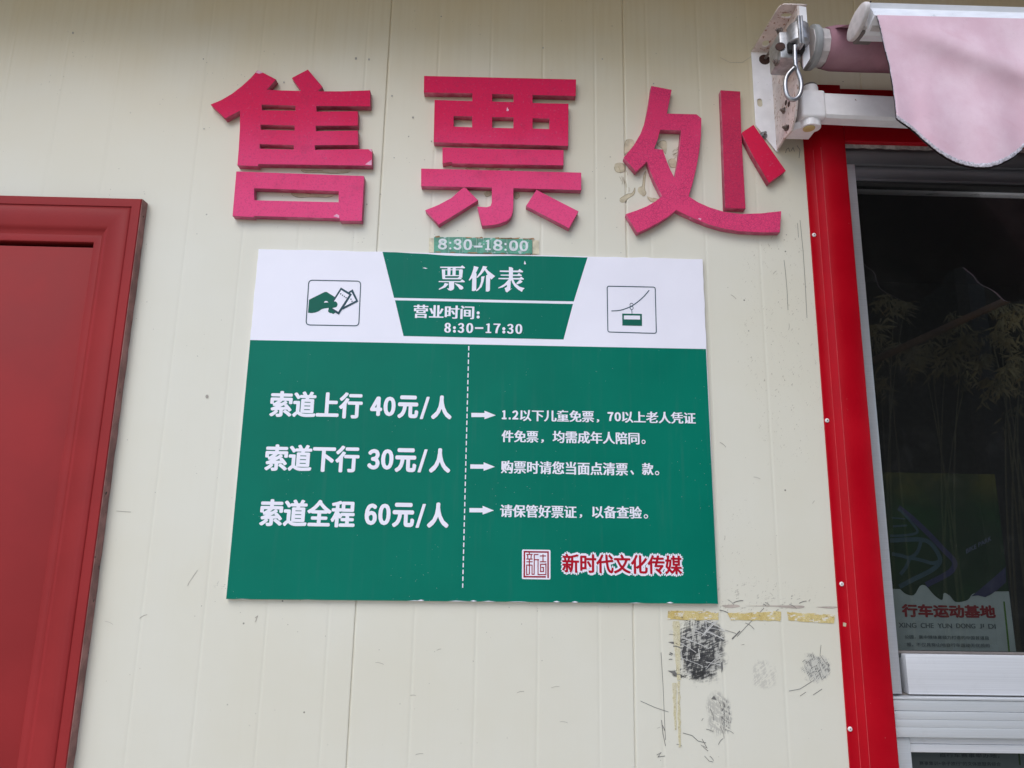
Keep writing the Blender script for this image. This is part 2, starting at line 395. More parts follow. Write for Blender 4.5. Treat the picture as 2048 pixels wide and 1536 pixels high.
class Flat:
    """printed shapes: flat polygons stacked a few hundredths of a millimetre apart on one plane"""
    def __init__(s, d): s.bm = bmesh.new(); s.d = d; s.k = 0
    def lay(s): s.k += 1; return -(s.d + s.k*1.2e-5)
    def poly(s, pts):
        y = s.lay(); f = s.bm.faces.new([s.bm.verts.new((p[0], y, p[1])) for p in pts]); f.normal_update()
        bmesh.ops.triangulate(s.bm, faces=[f])
    def px(s, pts): s.poly(xz(pts, s.d))
    def band(s, pts, wd, closed=False):
        """a stroke of even width along world (x, z) points"""
        v = [Vector((p[0], p[1])) for p in pts]; L = len(v); y = s.lay(); lr = []
        for i in range(L):
            a = v[i-1] if (i or closed) else v[i]; b = v[(i+1) % L] if (i < L-1 or closed) else v[i]
            t1 = (v[i]-a).normalized() if (v[i]-a).length > 1e-9 else (b-v[i]).normalized()
            t2 = (b-v[i]).normalized() if (b-v[i]).length > 1e-9 else t1
            n1 = Vector((-t1.y, t1.x)); n2 = Vector((-t2.y, t2.x)); n = (n1+n2)
            n = n.normalized() if n.length > 1e-6 else n1
            k = wd/2/max(.35, n.dot(n1)); lr.append((v[i]+n*k, v[i]-n*k))
        vs = [(s.bm.verts.new((a.x, y, a.y)), s.bm.verts.new((b.x, y, b.y))) for a, b in lr]
        for i in range(L if closed else L-1):
            a, b = vs[i], vs[(i+1) % L]; s.bm.faces.new((a[0], a[1], b[1], b[0]))
    def pband(s, pts, wpx, closed=False): s.band(xz(pts, s.d), wpx*PXM, closed)
    def disc(s, px, py, r, n=14, ry=None):
        s.px([(px+r*math.cos(2*math.pi*i/n), py+(ry or r)*math.sin(2*math.pi*i/n)) for i in range(n)])
    def text(s, body, x0, x1, y0, y1, bold=0.0, boldy=None, thin=0, slant=0):
        """lettering fitted to a box given in photo pixels on this plane; bold thickens the strokes (photo pixels)"""
        c = bpy.data.curves.new('lettering', 'FONT'); c.body = body; c.size = 1; c.offset = thin; c.resolution_u = 4
        o = bpy.data.objects.new('lettering', c); COL.objects.link(o)
        dg = bpy.context.evaluated_depsgraph_get(); dg.update()
        me = bpy.data.meshes.new_from_object(o.evaluated_get(dg)); bpy.data.objects.remove(o); bpy.data.curves.remove(c)
        bx = bold*PXM; by = (bold if boldy is None else boldy)*PXM
        xs = [v.co.x for v in me.vertices]; ys = [v.co.y for v in me.vertices]
        yc, xc = (y0+y1)/2, (x0+x1)/2
        X0, X1 = P(x0, yc, s.d).x+bx, P(x1, yc, s.d).x-bx; Z0, Z1 = P(xc, y1, s.d).z+by, P(xc, y0, s.d).z-by
        sx = (X1-X0)/(max(xs)-min(xs)); sz = (Z1-Z0)/(max(ys)-min(ys)); ax, az = min(xs), min(ys)
        sh = [(0, 0)]
        if bx or by: sh = [(bx*math.cos(k*math.pi/4), by*math.sin(k*math.pi/4)) for k in range(8)] + [(bx*.5, by*.5), (-bx*.5, -by*.5), (0, 0)]
        for dx, dz in sh:
            y = s.lay()
            vs = [s.bm.verts.new((X0+(v.co.x-ax)*sx+dx+slant*(v.co.y-az)*sz, y, Z0+(v.co.y-az)*sz+dz)) for v in me.vertices]
            for p in me.polygons:
                try: s.bm.faces.new([vs[i] for i in p.vertices])
                except ValueError: pass
        bpy.data.meshes.remove(me)
    def digits(s, seq, o, sc, bold, boldy=None):
        full = dict(zip('0123456789', '０１２３４５６７８９'))
        for ch, a, b, c, d in seq:
            (x0, y0), (x1, y1) = crop(o, sc, [(a, c), (b, d)])
            if ch == '-': s.px([(x0, y0), (x1, y0), (x1, y1), (x0, y1)])
            elif ch == ':':
                r = (x1-x0)/2
                for yy in (y0+r, y1-r): s.disc((x0+x1)/2, yy, r, 12)
            elif ch == '.': s.px([(x0, y0), (x1, y0), (x1, y1), (x0, y1)])
            else: s.text(full[ch], x0, x1, y0, y1, bold, boldy)
    def build(s, name, mat, parent):
        for f in s.bm.faces:
            f.normal_update()
            if f.normal.y > 0: f.normal_flip()
        me = bpy.data.meshes.new(name); s.bm.to_mesh(me); s.bm.free()
        return link(name, me, mat, parent)

# ================================================================== THE PLACE
# ground in front of the office
mb = MB(); mb.quad((-60, -60, 0), (60, -60, 0), (60, 60, 0), (-60, 60, 0))
gm = simple('pale_concrete_paving', (.42, .38, .32), .85, var=.15, scale=1.5, bump=.2)
tag(mb.build('ground', gm), kind='structure', label='pale concrete paving in front of the ticket office')

# ---- the ticket office
office = empty('ticket_office', (0, 0, 0), 'cream steel panel ticket office wall with a red door and a red framed window', 'building')
door_d = .030
Dx, Dz = P(283, 397, door_d).x, P(283, 397, door_d).z            # outer corner of the door frame
Wx0, Wx1, Wx2, Wx3 = P(1626.4, 539, .004).x, P(1644.4, 539, .004).x, P(1660.8, 539, .020).x, P(1713, 539, .022).x
Lz_top, Lz_bot = P(1720, 179, .004).z, P(1720, 283, .022).z
AL = -.012                                                         # window frame plane lies 12 mm behind the wall face
XR, ZT = 3.4, 3.32
ribs0 = [43, 150, 257, 429, 533, 637, 740, 882, 985, 1087, 1188, 1290, 1391, 1490, 1592, 1694, 1797, 1900, 2003]
joints0 = [323, 784, 1245, 1706]
feat = [(P(p, 0).x, 'r') for p in ribs0] + [(P(p, 0).x, 'j') for p in joints0]
feat += [(P(43, 0).x-.137*k, 'r') for k in range(1, 12)]
feat += [(P(2003, 0).x+.137*k, 'r') for k in range(1, 10)]
feat.sort()
def wall_profile(xa, xb):
    pr = [(xa, 0)]
    for x, k in feat:
        if xa+.02 < x < xb-.02:
            if k == 'r': pr += [(x+.0060*t, -.00042*(math.cos(math.pi*t)+1)/2) for t in (-1, -.75, -.5, -.25, 0, .25, .5, .75, 1)]
            else: pr += [(x-.0045, 0), (x-.0022, -.0005), (x-.0008, -.0032), (x+.0008, -.0032), (x+.0022, -.0005), (x+.006, 0)]
    return pr + [(xb, 0)]
wall = MB()
ox_l, oz_t = Dx-.055, Dz-.055                                     # door opening
wx, wz = Wx3-.028, Lz_bot+.03                                      # window opening
wall.sweep(wall_profile(-3.6, ox_l), oz_t, ZT, 'Z')
wall.sweep(wall_profile(ox_l, wx), 0, ZT, 'Z')
wall.sweep(wall_profile(wx, XR), wz, ZT, 'Z')
wall.sweep(wall_profile(wx, XR), 0, .72, 'Z')
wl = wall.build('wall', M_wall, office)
# eave: soffit with a fascia
mb = MB(); mb.box((-3.6, -.43, 3.31), (XR, .1, 3.42)); mb.box((-3.6, -.46, 3.28), (XR, -.43, 3.46))
mb.build('eave', M_soffit, office)
# rest of the building behind the face
mb = MB(); T = .05
mb.box((-3.65, 2.6, 0), (XR+.05, 2.66, 3.4)); mb.box((-3.65, .07, 0), (-3.6, 2.6, 3.4)); mb.box((XR, .07, 0), (XR+.05, 2.6, 3.4))
mb.box((-3.6, .07, 3.28), (XR, 2.6, 3.335)); mb.box((-3.6, .07, 0), (XR, 2.6, .02)); mb.box((.1, .2, .02), (.15, 2.6, 3.28))
mb.build('room', M_room, office)

# door: leaf with a moulded frame round it, mitred at the corner
prof = [(0, -.004), (0, .027), (.002, .029), (.022, .0295), (.0235, .029), (.0245, .0262), (.0265, .0258), (.029, .0285), (.036, .0320), (.046, .0338), (.057, .0332),
        (.068, .0305), (.079, .0258), (.089, .0200), (.098, .0138), (.1015, .0120), (.1030, .0124), (.119, .0120), (.121, .0105), (.121, -.045)]
Dxl = Dx - 1.12
mb = MB()
for (u0, v0), (u1, v1) in zip(prof, prof[1:]):
    if u1 == 0: continue
    mb.quad((Dx-u0, -v0, Dz-u0), (Dx-u0, -v0, 0), (Dx-u1, -v1, 0), (Dx-u1, -v1, Dz-u1))
    mb.quad((Dxl+u0, -v0, Dz-u0), (Dx-u0, -v0, Dz-u0), (Dx-u1, -v1, Dz-u1), (Dxl+u1, -v1, Dz-u1))
    mb.quad((Dxl+u0, -v0, 0), (Dxl+u0, -v0, Dz-u0), (Dxl+u1, -v1, Dz-u1), (Dxl+u1, -v1, 0))
iw = .121
leaf = MB(); leaf.box((Dxl+iw+.0005, -.004, 0.01), (Dx-iw-.0005, .034, Dz-iw-.012), .0015)
door = leaf.build('door', M_door, office, smooth=True)
fr = mb.build('door_frame', M_door, door, smooth=True)
e = MB(); pts = []
zz = 0
random.seed(3)
N = 90
for i in range(N):                                                 # torn edge of the frame against the wall
    z0, z1 = Dz*i/N, Dz*(i+1)/N
    a = .0008+.0016*random.random(); pts.append((z0, a))
pts.append((Dz, .0015))
for (z0, a), (z1, b) in zip(pts, pts[1:]):
    e.quad((Dx+a, -.0262, z0), (Dx+b, -.0262, z1), (Dx+b+.0015, -.0002, z1), (Dx+a+.0015, -.0002, z0))
e.quad((Dx-.001, -.0262, 0), (Dx-.001, -.0262, Dz), (Dx+.0015, -.0262, Dz), (Dx+.0015, -.0262, 0))
e.build('frame_edge', M_doorside, door)
mb = MB(); mb.box((Dxl, .05, 0), (Dx+.02, .06, Dz)); mb.build('door_backing', M_black, door)

# window surround: folded red steel cover strips
zlo = .66
mb = MB()
vp = [(Wx0, -.001), (Wx0, .0035), (Wx0+.001, .0045), (Wx1-.0015, .0045), (Wx1, .0055), (Wx1+.001, .0075), (Wx2-.002, .0185), (Wx2, .0205), (Wx2+.002, .0215), (Wx3-.0025, .0215), (Wx3-.0008, .0205), (Wx3, .0185), (Wx3, AL-.02)]
mb.sweep([(x, d) for x, d in vp], zlo, Lz_bot, 'Z')
hp = [(Lz_top, -.001), (Lz_top, .0045), (Lz_top-.020, .0045), (Lz_top-.022, .0065), (Lz_top-.040, .0195), (Lz_top-.043, .0215), (Lz_bot+.002, .0215), (Lz_bot, .0190), (Lz_bot, AL-.02)]
mb.sweep([(d, z) for z, d in hp], Wx3-.001, XR)
# corner: jamb runs on up to the lintel top
mb.sweep([(x, d) for x, d in vp[:-1]], Lz_bot, Lz_top, 'Z')
mb.quad((Wx0, 0.001, Lz_top), (Wx0, -.0035, Lz_top), (Wx3, -.0035, Lz_top), (Wx3, 0.001, Lz_top))
surround = mb.build('window_surround', M_trim, office, smooth=True)
mb = MB()
for x, d in ((Wx1-.0002, .0053), (Wx2-.0003, .0209)):
    mb.box((x-.0006, -d-.0009, zlo), (x+.0006, -d, Lz_bot-.02))
mb.build('fold_line', M_trimline, surround)  # thin paler ridges along the two folds
for (px, py) in ((1628, 470), (1654, 841), (1683, 1168), (1700, 1458)):
    c = P(px, py, .0045); mb = MB()
    mb.lathe(c, (0, -1, 0), [(0, .0056), (.0012, .0056), (.0026, .0046), (.0031, .003), (.0031, .0017), (.0012, .0014)], 18)
    rv = mb.build('rivet', M_rivet, surround, smooth=True)
    mb = MB(); mb.lathe(c+Vector((0, -.0013, 0)), (0, -1, 0), [(0, .0016), (.0011, .0013)], 10); mb.build('pin', M_black, rv)
mb = MB(); c = P(1689, 1249, .0046)
mb.quad(*[c+Vector((a, -.0001, b)) for a, b in ((-.004, -.004), (.003, -.005), (.005, .003), (-.003, .005))]); mb.build('paint_chip', M_glue, surround)

# window frame of aluminium
sill_z = P(1815, 1474, -AL).z
fz = lambda px, py, d=-.0: P(px, py, d).z
aF = -AL*-1                                                        # d of the frame face
d_f, d_s, d_g = -.004, -.016, -.030                               # frame, sash and glass planes
wf = MB()
Xi = P(1716, 400, d_f).x; Xf = Wx3
z_head = P(1716, 292, d_f).z; z_h2 = P(1716, 328, d_f).z; z_h3 = P(1716, 358, d_s).z; z_lip = P(1716, 362.5, d_s).z
hd = MB(); hd.box((Xf+.0003, -d_f, z_h2), (XR, .05, z_head+.03), .001)                     # head
st_ = MB(); st_.box((Xf+.0003, -d_f+.0005, P(1812, 1388, d_f).z), (Xi, .05, z_h2-.0005), .001)                     # upper left stile
ZA, ZB, ZC, ZD = P(1815, 1394.5, .004).z, P(1815, 1399.5, .006).z, P(1815, 1422, .002).z, P(1815, 1474, .002).z
wf.box((Xf+.0003, -.004, ZB), (XR, .05, ZA), .0008)
wf.box((Xf+.0003, -.0015, ZC+.0006), (XR, .05, ZB-.0012), .0006)
zm = ZC-(ZC-ZD)*.32
wf.box((Xf+.0003, -.0032, zm+.0002), (XR, .05, ZC-.0006), .0006); zm2 = ZC-(ZC-ZD)*.62
wf.box((Xf+.0003, -.0033, zm2+.0002), (XR, .05, zm-.0002), .0003)
wf.box((Xf+.0003, -.0032, ZD), (XR, .05, zm2-.0002), .0003)
wf.box((Xf+.0003, -d_f+.0005, .70), (P(1822, 1500, d_f).x, .05, ZD-.0008), .001)   # lower left stile
wframe = wf.build('window_frame', M_alus, office, smooth=True)
hd.build('head_rail', M_aluv, wframe, smooth=True); st_.build('stile', M_alusl, wframe, smooth=True)
# sealant under the lintel
mb = MB(); random.seed(5); x = Xf+.002; prev = None
while x < XR:
    a = .004+.005*random.random(); b = Lz_bot-.010-.004*random.random()
    cur = ((x, -.0055-.001*random.random(), Lz_bot+.001), (x, -.0068, b))
    if prev: mb.quad(prev[0], cur[0], cur[1], prev[1])
    prev = cur; x += .012
mb.build('sealant', M_seal, wframe, smooth=True)
# sashes
Xs0 = P(1736, 560, d_s).x
us = MB(); ur = MB()
ur.box((Xi+.0006, -d_s, z_h3), (XR, .045, z_h2-.001), .001)                               # top rail
ur.box((Xi+.0006, -d_s-.004, z_lip), (XR, .045, z_h3-.0004), .0008)                        # bright lip under it
zr0, zr1 = P(1850, 1388, d_s).z, P(1850, 1309, d_s).z
us.box((P(1812, 1350, d_s).x, -d_s-.006, zr0), (XR, .045, zr1), .0015)                       # bottom rail
tr_ = ur.build('top_rail', M_aluv, wframe, smooth=True)
mb = MB(); mb.box((Xi+.0006, -d_s-.003, z_lip-.0075), (XR, .046, z_lip-.0004)); mb.build('added_black_strip', M_black, office)  # black strip added to darken the reflection just below the lip
sash = us.build('sash_rail', M_alu, office, smooth=True)
mb = MB(); mb.box((Xi+.0006, -d_g-.003, zr1+.0006), (XR, .044, P(1850, 1302, d_g).z), .001); mb.build('gasket', M_gasket, sash)
mb = MB(); mb.box((Xf+.0004, .02, ZA+.0004), (XR, .05, zr0-.0004)); mb.build('track_gap', M_gasket, sash)
ls = MB(); zl1, zl0 = ZD-.0008, P(1830, 1504, d_s).z
zmid = (zl1+zl0)/2
ls.box((P(1822, 1500, d_f).x+.0005, -d_s, zmid+.0004), (XR, .045, zl1), .001); ls.box((P(1822, 1500, d_f).x+.0005, -d_s-.0025, zl0), (XR, .045, zmid-.0004), .0012)
lsash = ls.build('lower_sash', M_alu, office, smooth=True)
# tinted glass
def glass():
    g = G('smoked_window_glass'); t = g.t
    tr = g.n('ShaderNodeBsdfTransparent'); tr.inputs[0].default_value = (.40, .44, .45, 1)
    gl = g.n('ShaderNodeBsdfGlossy'); gl.inputs['Roughness'].default_value = .012; gl.inputs[0].default_value = (1, 1, 1, 1)
    fr = g.n('ShaderNodeFresnel'); fr.inputs[0].default_value = 1.5
    mx = g.n('ShaderNodeMixShader'); t.links.new(fr.outputs[0], mx.inputs[0]); t.links.new(tr.outputs[0], mx.inputs[1]); t.links.new(gl.outputs[0], mx.inputs[2])
    df = g.n('ShaderNodeBsdfDiffuse'); df.inputs[0].default_value = (.42, .42, .40, 1)       # dust on the pane
    smudge = g.math('MULTIPLY', g.ramp(g.noise(16, 5, .7), .50, .85), .028)
    sp = g.math('MULTIPLY', g.ramp(g.voro(60), .06, .03), g.ramp(g.noise(7, 1), .5, .6)); sp = g.math('MULTIPLY', sp, .30)
    m2 = g.n('ShaderNodeMixShader'); t.links.new(g.math('ADD', g.math('ADD', smudge, sp), .018), m2.inputs[0]); t.links.new(mx.outputs[0], m2.inputs[1]); t.links.new(df.outputs[0], m2.inputs[2])
    t.links.new(m2.outputs[0], t.nodes['Material Output'].inputs[0]); return g.mat
M_glass = glass()
mb = MB(); mb.quad((Xi-.004, -d_g, zr1-.01), (XR, -d_g, zr1-.01), (XR, -d_g, z_h3+.01), (Xi-.004, -d_g, z_h3+.01)); mb.build('window_pane', M_glass, sash)
mb = MB(); mb.quad((Xi-.004, -d_g, .7), (XR, -d_g, .7), (XR, -d_g, zl0+.01), (Xi-.004, -d_g, zl0+.01)); mb.build('window_pane', M_glass, lsash)

# ---- marks on the wall
random.seed(11)
fl = Flat(.0006)
def scratch(x, y, L, ang, wpx=1.0, bend=.15):
    n = 5; pts = []
    for i in range(n+1):
        t = i/n-.5; a = ang + bend*t*2
        pts.append((x+math.cos(a)*L*t, y+math.sin(a)*L*t))
    fl.pband(pts, wpx)
for (x, y, L, a) in ((1410, 1310, 40, 1.55), (1285, 1400, 0, 0),): pass
fl.pband([(1322, 1305), (1326, 1370), (1329, 1440), (1331, 1480)], .9); fl.pband([(1281, 1402), (1310, 1415), (1337, 1424)], .9)
fl.pband([(1366, 1466), (1384, 1471), (1396, 1482), (1412, 1486)], 1.1); fl.pband([(1404, 1478), (1414, 1496), (1402, 1490), (1416, 1502)], 1.1)
fl.pband([(1409, 1512), (1418, 1522), (1426, 1524)], .9); fl.pband([(1314, 1510), (1322, 1505), (1316, 1514), (1330, 1512)], 1.0)
fl.pband([(1323, 1440), (1326, 1468), (1331, 1492)], 1.1); fl.pband([(1325, 1450), (1330, 1462)], 1.2)
fl.pband([(1568, 520), (1571, 545), (1574, 580), (1576, 620)], .9); fl.pband([(1600, 440), (1606, 500), (1610, 560), (1614, 636)], .9)
fl.pband([(1595, 446), (1597, 475)], .8)
fl.pband([(1571, 306), (1573, 299), (1577, 296), (1580, 304)], 1.1); fl.pband([(1582, 302), (1586, 295), (1589, 303)], 1.1); fl.pband([(1594, 291), (1600, 300), (1598, 316)], 1.2)
fl.pband([(1578, 1382), (1600, 1378), (1625, 1362)], .9); fl.pband([(1626, 1390), (1644, 1378)], .9); fl.pband([(1600, 1392), (1612, 1384)], .8)
fl.pband([(1642, 1290), (1640, 1310), (1654, 1330)], .8)
fl.pband([(1474, 1273), (1500, 1245), (1528, 1216)], .9); fl.pband([(1464, 1278), (1480, 1262)], 2.2); fl.pband([(1450, 1260), (1472, 1267)], .8)
fl.px([(1441, 1326), (1445, 1322), (1446, 1338), (1443, 1346)])
fl.px([(1422, 1398), (1428, 1391), (1434, 1401), (1430, 1399)])
fl.px([(1336, 1284), (1352, 1283), (1360, 1287), (1352, 1290)]); fl.px([(1335, 1341), (1348, 1342), (1360, 1350), (1352, 1352)])
for k in range(9): scratch(random.gauss(1525, 40), random.gauss(1196, 16), random.uniform(6, 22), random.choice((.5, -.6, 1.1, -.2))+random.uniform(-.3, .3), random.uniform(.7, 1.3))
for k in range(6): scratch(random.gauss(1398, 46), random.gauss(1470, 40), random.uniform(5, 20), random.choice((.6, -.7, 1.2))+random.uniform(-.3, .3), random.uniform(.6, 1.0))
for k in range(2): scratch(random.uniform(1350, 1440), random.uniform(1245, 1355), random.uniform(8, 40), random.choice((.45, -.5, 1.45))+random.uniform(-.2, .2), random.uniform(.7, 1.4))
for k in range(5): scratch(random.gauss(1630, 14), random.gauss(1335, 14), random.uniform(5, 24), -.5+random.uniform(-.3, .3), random.uniform(.5, .9))
for k in range(5): scratch(random.gauss(1448, 10), random.gauss(1435, 24), random.uniform(8, 26), 1.4+random.uniform(-.2, .2), random.uniform(.6, 1.1))
for k in range(7): scratch(random.uniform(1340, 1372), random.uniform(1262, 1356), random.uniform(6, 20), .25+random.uniform(-.3, .3), random.uniform(.8, 2.0))
tag(fl.build('pen_scribble', M_pen, wl), kind='stuff')
fl = Flat(.0005)
for k in range(13): scratch(random.uniform(160, 1600), random.uniform(1225, 1530), random.uniform(4, 18), random.uniform(-.6, .6), random.uniform(.5, .9))
for k in range(8): scratch(random.uniform(1445, 1640), random.uniform(520, 1190), random.uniform(5, 22), random.choice((1.5, -.8, .5))+random.uniform(-.3, .3), random.uniform(.5, .9))
fl.pband([(395, 1140), (378, 1165), (375, 1172)], .7); fl.pband([(233, 1022), (262, 1024)], .9); fl.pband([(490, 980), (500, 984)], .9)
fl.pband([(1440, 115), (1460, 125), (1485, 125), (1504, 112)], .7)
fl.pband([(510, 1236), (515, 1232), (512, 1241), (510, 1244)], 1.0)
for k in range(22): fl.disc(random.uniform(200, 1600), random.uniform(20, 480), random.uniform(.7, 1.6), 7)
for (x, y, r) in ((414, 793, 3), (826, 235, 1.8), (146, 66, 1.8), (863, 283, 1.4), (712, 117, 2.2), (738, 119, 1.8), (784, 192, 1.6), (568, 165, 1.6), (1086, 96, 1.4)): fl.disc(x, y, r, 8, r*1.3)
tag(fl.build('scratch_mark', M_scr, wl), kind='stuff')
fl = Flat(.0008)                                                   # knife scratches through the black scuff
for k in range(16): scratch(random.uniform(1362, 1436), random.uniform(1246, 1335), random.uniform(18, 62), random.choice((.32, .45, -.9, 1.5))+random.uniform(-.12, .12), random.uniform(.7, 1.7), .05)
tag(fl.build('bare_scratch', simple('bare_panel_scratch', (.58, .57, .54), .5), wl), kind='stuff')
# dried glue that has run out from behind the letters
def blob(f, pts, n=5): f.px(catmull(pts, n, True))
K3 = ((1200, 140), 4.2667); K1 = ((400, 100), 4.0425); K2 = ((800, 120), 4.2667)
blobs = [crop(*K3, p) for p in (
    [(215, 620), (240, 590), (285, 600), (290, 650), (240, 700), (208, 710)], [(130, 800), (185, 792), (212, 830), (200, 868), (150, 872), (125, 845)],
    [(490, 640), (520, 605), (565, 610), (572, 660), (560, 715), (530, 670)], [(585, 775), (630, 755), (658, 800), (648, 830), (600, 825)],
    [(170, 1100), (230, 1060), (275, 1050), (298, 1005), (290, 1060), (240, 1095), (205, 1130), (175, 1128)],
    [(330, 1000), (360, 990), (372, 900), (392, 870), (380, 1000), (392, 1050), (370, 1075), (325, 1040)],
    [(400, 1080), (440, 1090), (500, 1105), (470, 1125), (430, 1118)])]
blobs += [crop(*K2, p) for p in ([(715, 1140), (735, 1125), (778, 1125), (778, 1150), (740, 1165)], [(972, 1130), (1015, 1140), (1022, 1170), (990, 1188), (975, 1170)],
    [(560, 925), (600, 918), (670, 925), (665, 940), (600, 942)], [(730, 925), (800, 922), (860, 930), (800, 945)], [(935, 930), (980, 925), (960, 945)])]
blobs += [crop(*K1, p) for p in ([(740, 1160), (800, 1152), (900, 1165), (1050, 1175), (1090, 1170), (1040, 1190), (900, 1188), (800, 1192), (760, 1180)],
    [(820, 970), (870, 975), (960, 972), (1060, 985), (1210, 975), (1200, 990), (1080, 998), (960, 990), (850, 990)])]
fl = Flat(.0004)
for b in blobs: blob(fl, b)
tag(fl.build('glue_stain', M_glue, wl), kind='stuff')
fl = Flat(.0007)
for b in blobs:
    cc = catmull(b, 5, True); st = random.randrange(len(cc)); cc = cc[st:]+cc[:st]
    fl.pband(cc[:int(len(cc)*.75)], 1.0)
for k in range(12): scratch(*crop(*K3, [(random.gauss(200, 40), random.gauss(900, 110))])[0], random.uniform(8, 18), 1.3+random.uniform(-.2, .3), .7)
for k in range(10): scratch(*crop(*K3, [(random.gauss(650, 12), random.gauss(690, 50))])[0], random.uniform(5, 10), -.5+random.uniform(-.3, .3), .7)
tag(fl.build('glue_rim', M_gluerim, wl), kind='stuff')
fl = Flat(.0006)                                                   # grey-brown smears above the tape residue
for q in ([(1445, 1211), (1470, 1209), (1480, 1213), (1460, 1216), (1450, 1214)], [(1490, 1212), (1540, 1211), (1600, 1211), (1608, 1215), (1590, 1217), (1545, 1213)], [(1632, 1214), (1660, 1213), (1676, 1214), (1664, 1217)]):
    fl.px(catmull(q, 4, True))
fl.build('brown_smear', simple('brown_smear', (.42, .36, .31), .6, var=.2), wl)

# ---- residue of adhesive tape
def tape(name, quads, mat, label):
    c = P(*quads[0][0]); o = empty(name, c, label, 'tape residue')
    mb = MB()
    for q in quads:
        n = 16; a, b, c2, d = q
        L = []
        for i in range(n+1):
            t = i/n; j = lambda: random.uniform(-1.1, 1.1)
            top = (a[0]+(b[0]-a[0])*t + (j() if b[1]-a[1] > 60 else 0), a[1]+(b[1]-a[1])*t + (j() if b[1]-a[1] < 60 else 0))
            bot = (d[0]+(c2[0]-d[0])*t + (j() if b[1]-a[1] > 60 else 0), d[1]+(c2[1]-d[1])*t + (j() if b[1]-a[1] < 60 else 0))
            L.append((P(*top, .0011), P(*bot, .0011), P(*top, 0), P(*bot, 0)))
        for s, e2 in zip(L, L[1:]):
            mb.quad(s[0], e2[0], e2[1], s[1]); mb.quad(s[2], e2[2], e2[0], s[0]); mb.quad(s[1], e2[1], e2[3], s[3])
    mb.build('strip', mat, o)
tape('tape_residue', [((1336, 1221), (1437, 1224), (1437, 1240), (1335, 1239)), ((1455, 1226), (1562, 1223), (1562, 1242), (1462, 1240)), ((1574, 1224), (1670, 1230), (1668, 1247), (1577, 1241))], M_tape, 'torn yellow tape residue running sideways below the lower right corner of the green price board')
tape('tape_residue', [((1345, 1243), (1354, 1360), (1361, 1360), (1359, 1242)), ((1345, 1366), (1349, 1460), (1353, 1460), (1353, 1366)), ((1355, 1362), (1357, 1495), (1362, 1494), (1360, 1362))], M_tape2, 'thin yellow tape residue running straight down beside the black scuff on the wall')

# ---- the three foam letters
FD = .0215
def letter(label, pieces):
    pts = [q for pc in pieces for q in pc[0][0]]
    cx = sum(p[0] for p in pts)/len(pts); cy = max(p[1] for p in pts)
    root = empty('foam_letter', P(cx, cy, 0), label, 'letter', 'red foam letters on the wall')
    for loops, mat in pieces:
        link('stroke', plate_mesh([xz(l, FD) for l in loops], .0004, FD, .0007), mat, root)
    return root
c1 = lambda p: crop(*K1, p); c2 = lambda p: crop(*K2, p); c3 = lambda p: crop(*K3, p)
L1 = letter('cracked red foam character 售 made of two pieces, leftmost over the price board', [
    ([c1([(85, 440), (170, 405), (260, 352), (340, 290), (410, 225), (465, 163), (505, 180), (615, 237), (541, 320), (660, 326), (818, 330), (742, 225), (872, 157), (990, 297), (952, 333), (1150, 333), (1376, 325),
          (1376, 456), (940, 452), (940, 497), (1276, 493), (1276, 612), (935, 612), (935, 655), (1276, 650), (1278, 768), (928, 769), (928, 807), (1282, 800), (1390, 802), (1390, 936), (470, 922), (470, 940), (301, 931),
          (312, 800), (321, 640), (323, 490), (203, 553), (150, 500)]),
      c1([(498, 441), (771, 450), (771, 489), (498, 486)]), c1([(489, 603), (764, 610), (764, 650), (489, 643)]), c1([(482, 761), (758, 768), (758, 804), (482, 797)])], M_foamA),
    ([c1([(293, 981), (1326, 1018), (1308, 1382), (1130, 1379), (1130, 1361), (437, 1342), (437, 1351), (262, 1341)]), c1([(437, 1118), (1120, 1141), (1120, 1230), (437, 1214)])], M_foamA)])
L2 = letter('speckled red foam character 票 made of five pieces, middle one over the price board', [
    ([c2([(205, 135), (1503, 165), (1500, 308), (1132, 298), (1132, 366), (1438, 372), (1436, 733), (287, 702), (295, 340), (617, 350), (617, 283), (203, 277)]),
      c2([(787, 290), (968, 293), (968, 358), (787, 353)]), c2([(457, 478), (615, 481), (615, 573), (457, 567)]), c2([(787, 487), (968, 489), (968, 581), (787, 577)]), c2([(1132, 497), (1275, 500), (1275, 588), (1132, 584)])], M_foamA),
    ([c2([(362, 745), (800, 758), (1397, 767), (1395, 900), (443, 882), (443, 870), (415, 872), (362, 882)])], M_foamA),
    ([c2([(180, 925), (1547, 960), (1547, 1111), (968, 1094), (968, 1220), (965, 1285), (950, 1335), (915, 1372), (850, 1398), (780, 1410), (700, 1414), (660, 1250), (740, 1255), (772, 1245), (783, 1215), (783, 1087), (180, 1076)])], M_foamA),
    ([c2([(545, 1086), (560, 1090), (667, 1196), (330, 1405), (215, 1281), (330, 1235), (440, 1175), (510, 1112)])], M_foamA),
    ([c2([(1165, 1106), (1178, 1114), (1523, 1290), (1442, 1436), (1075, 1245)])], M_foamA)])
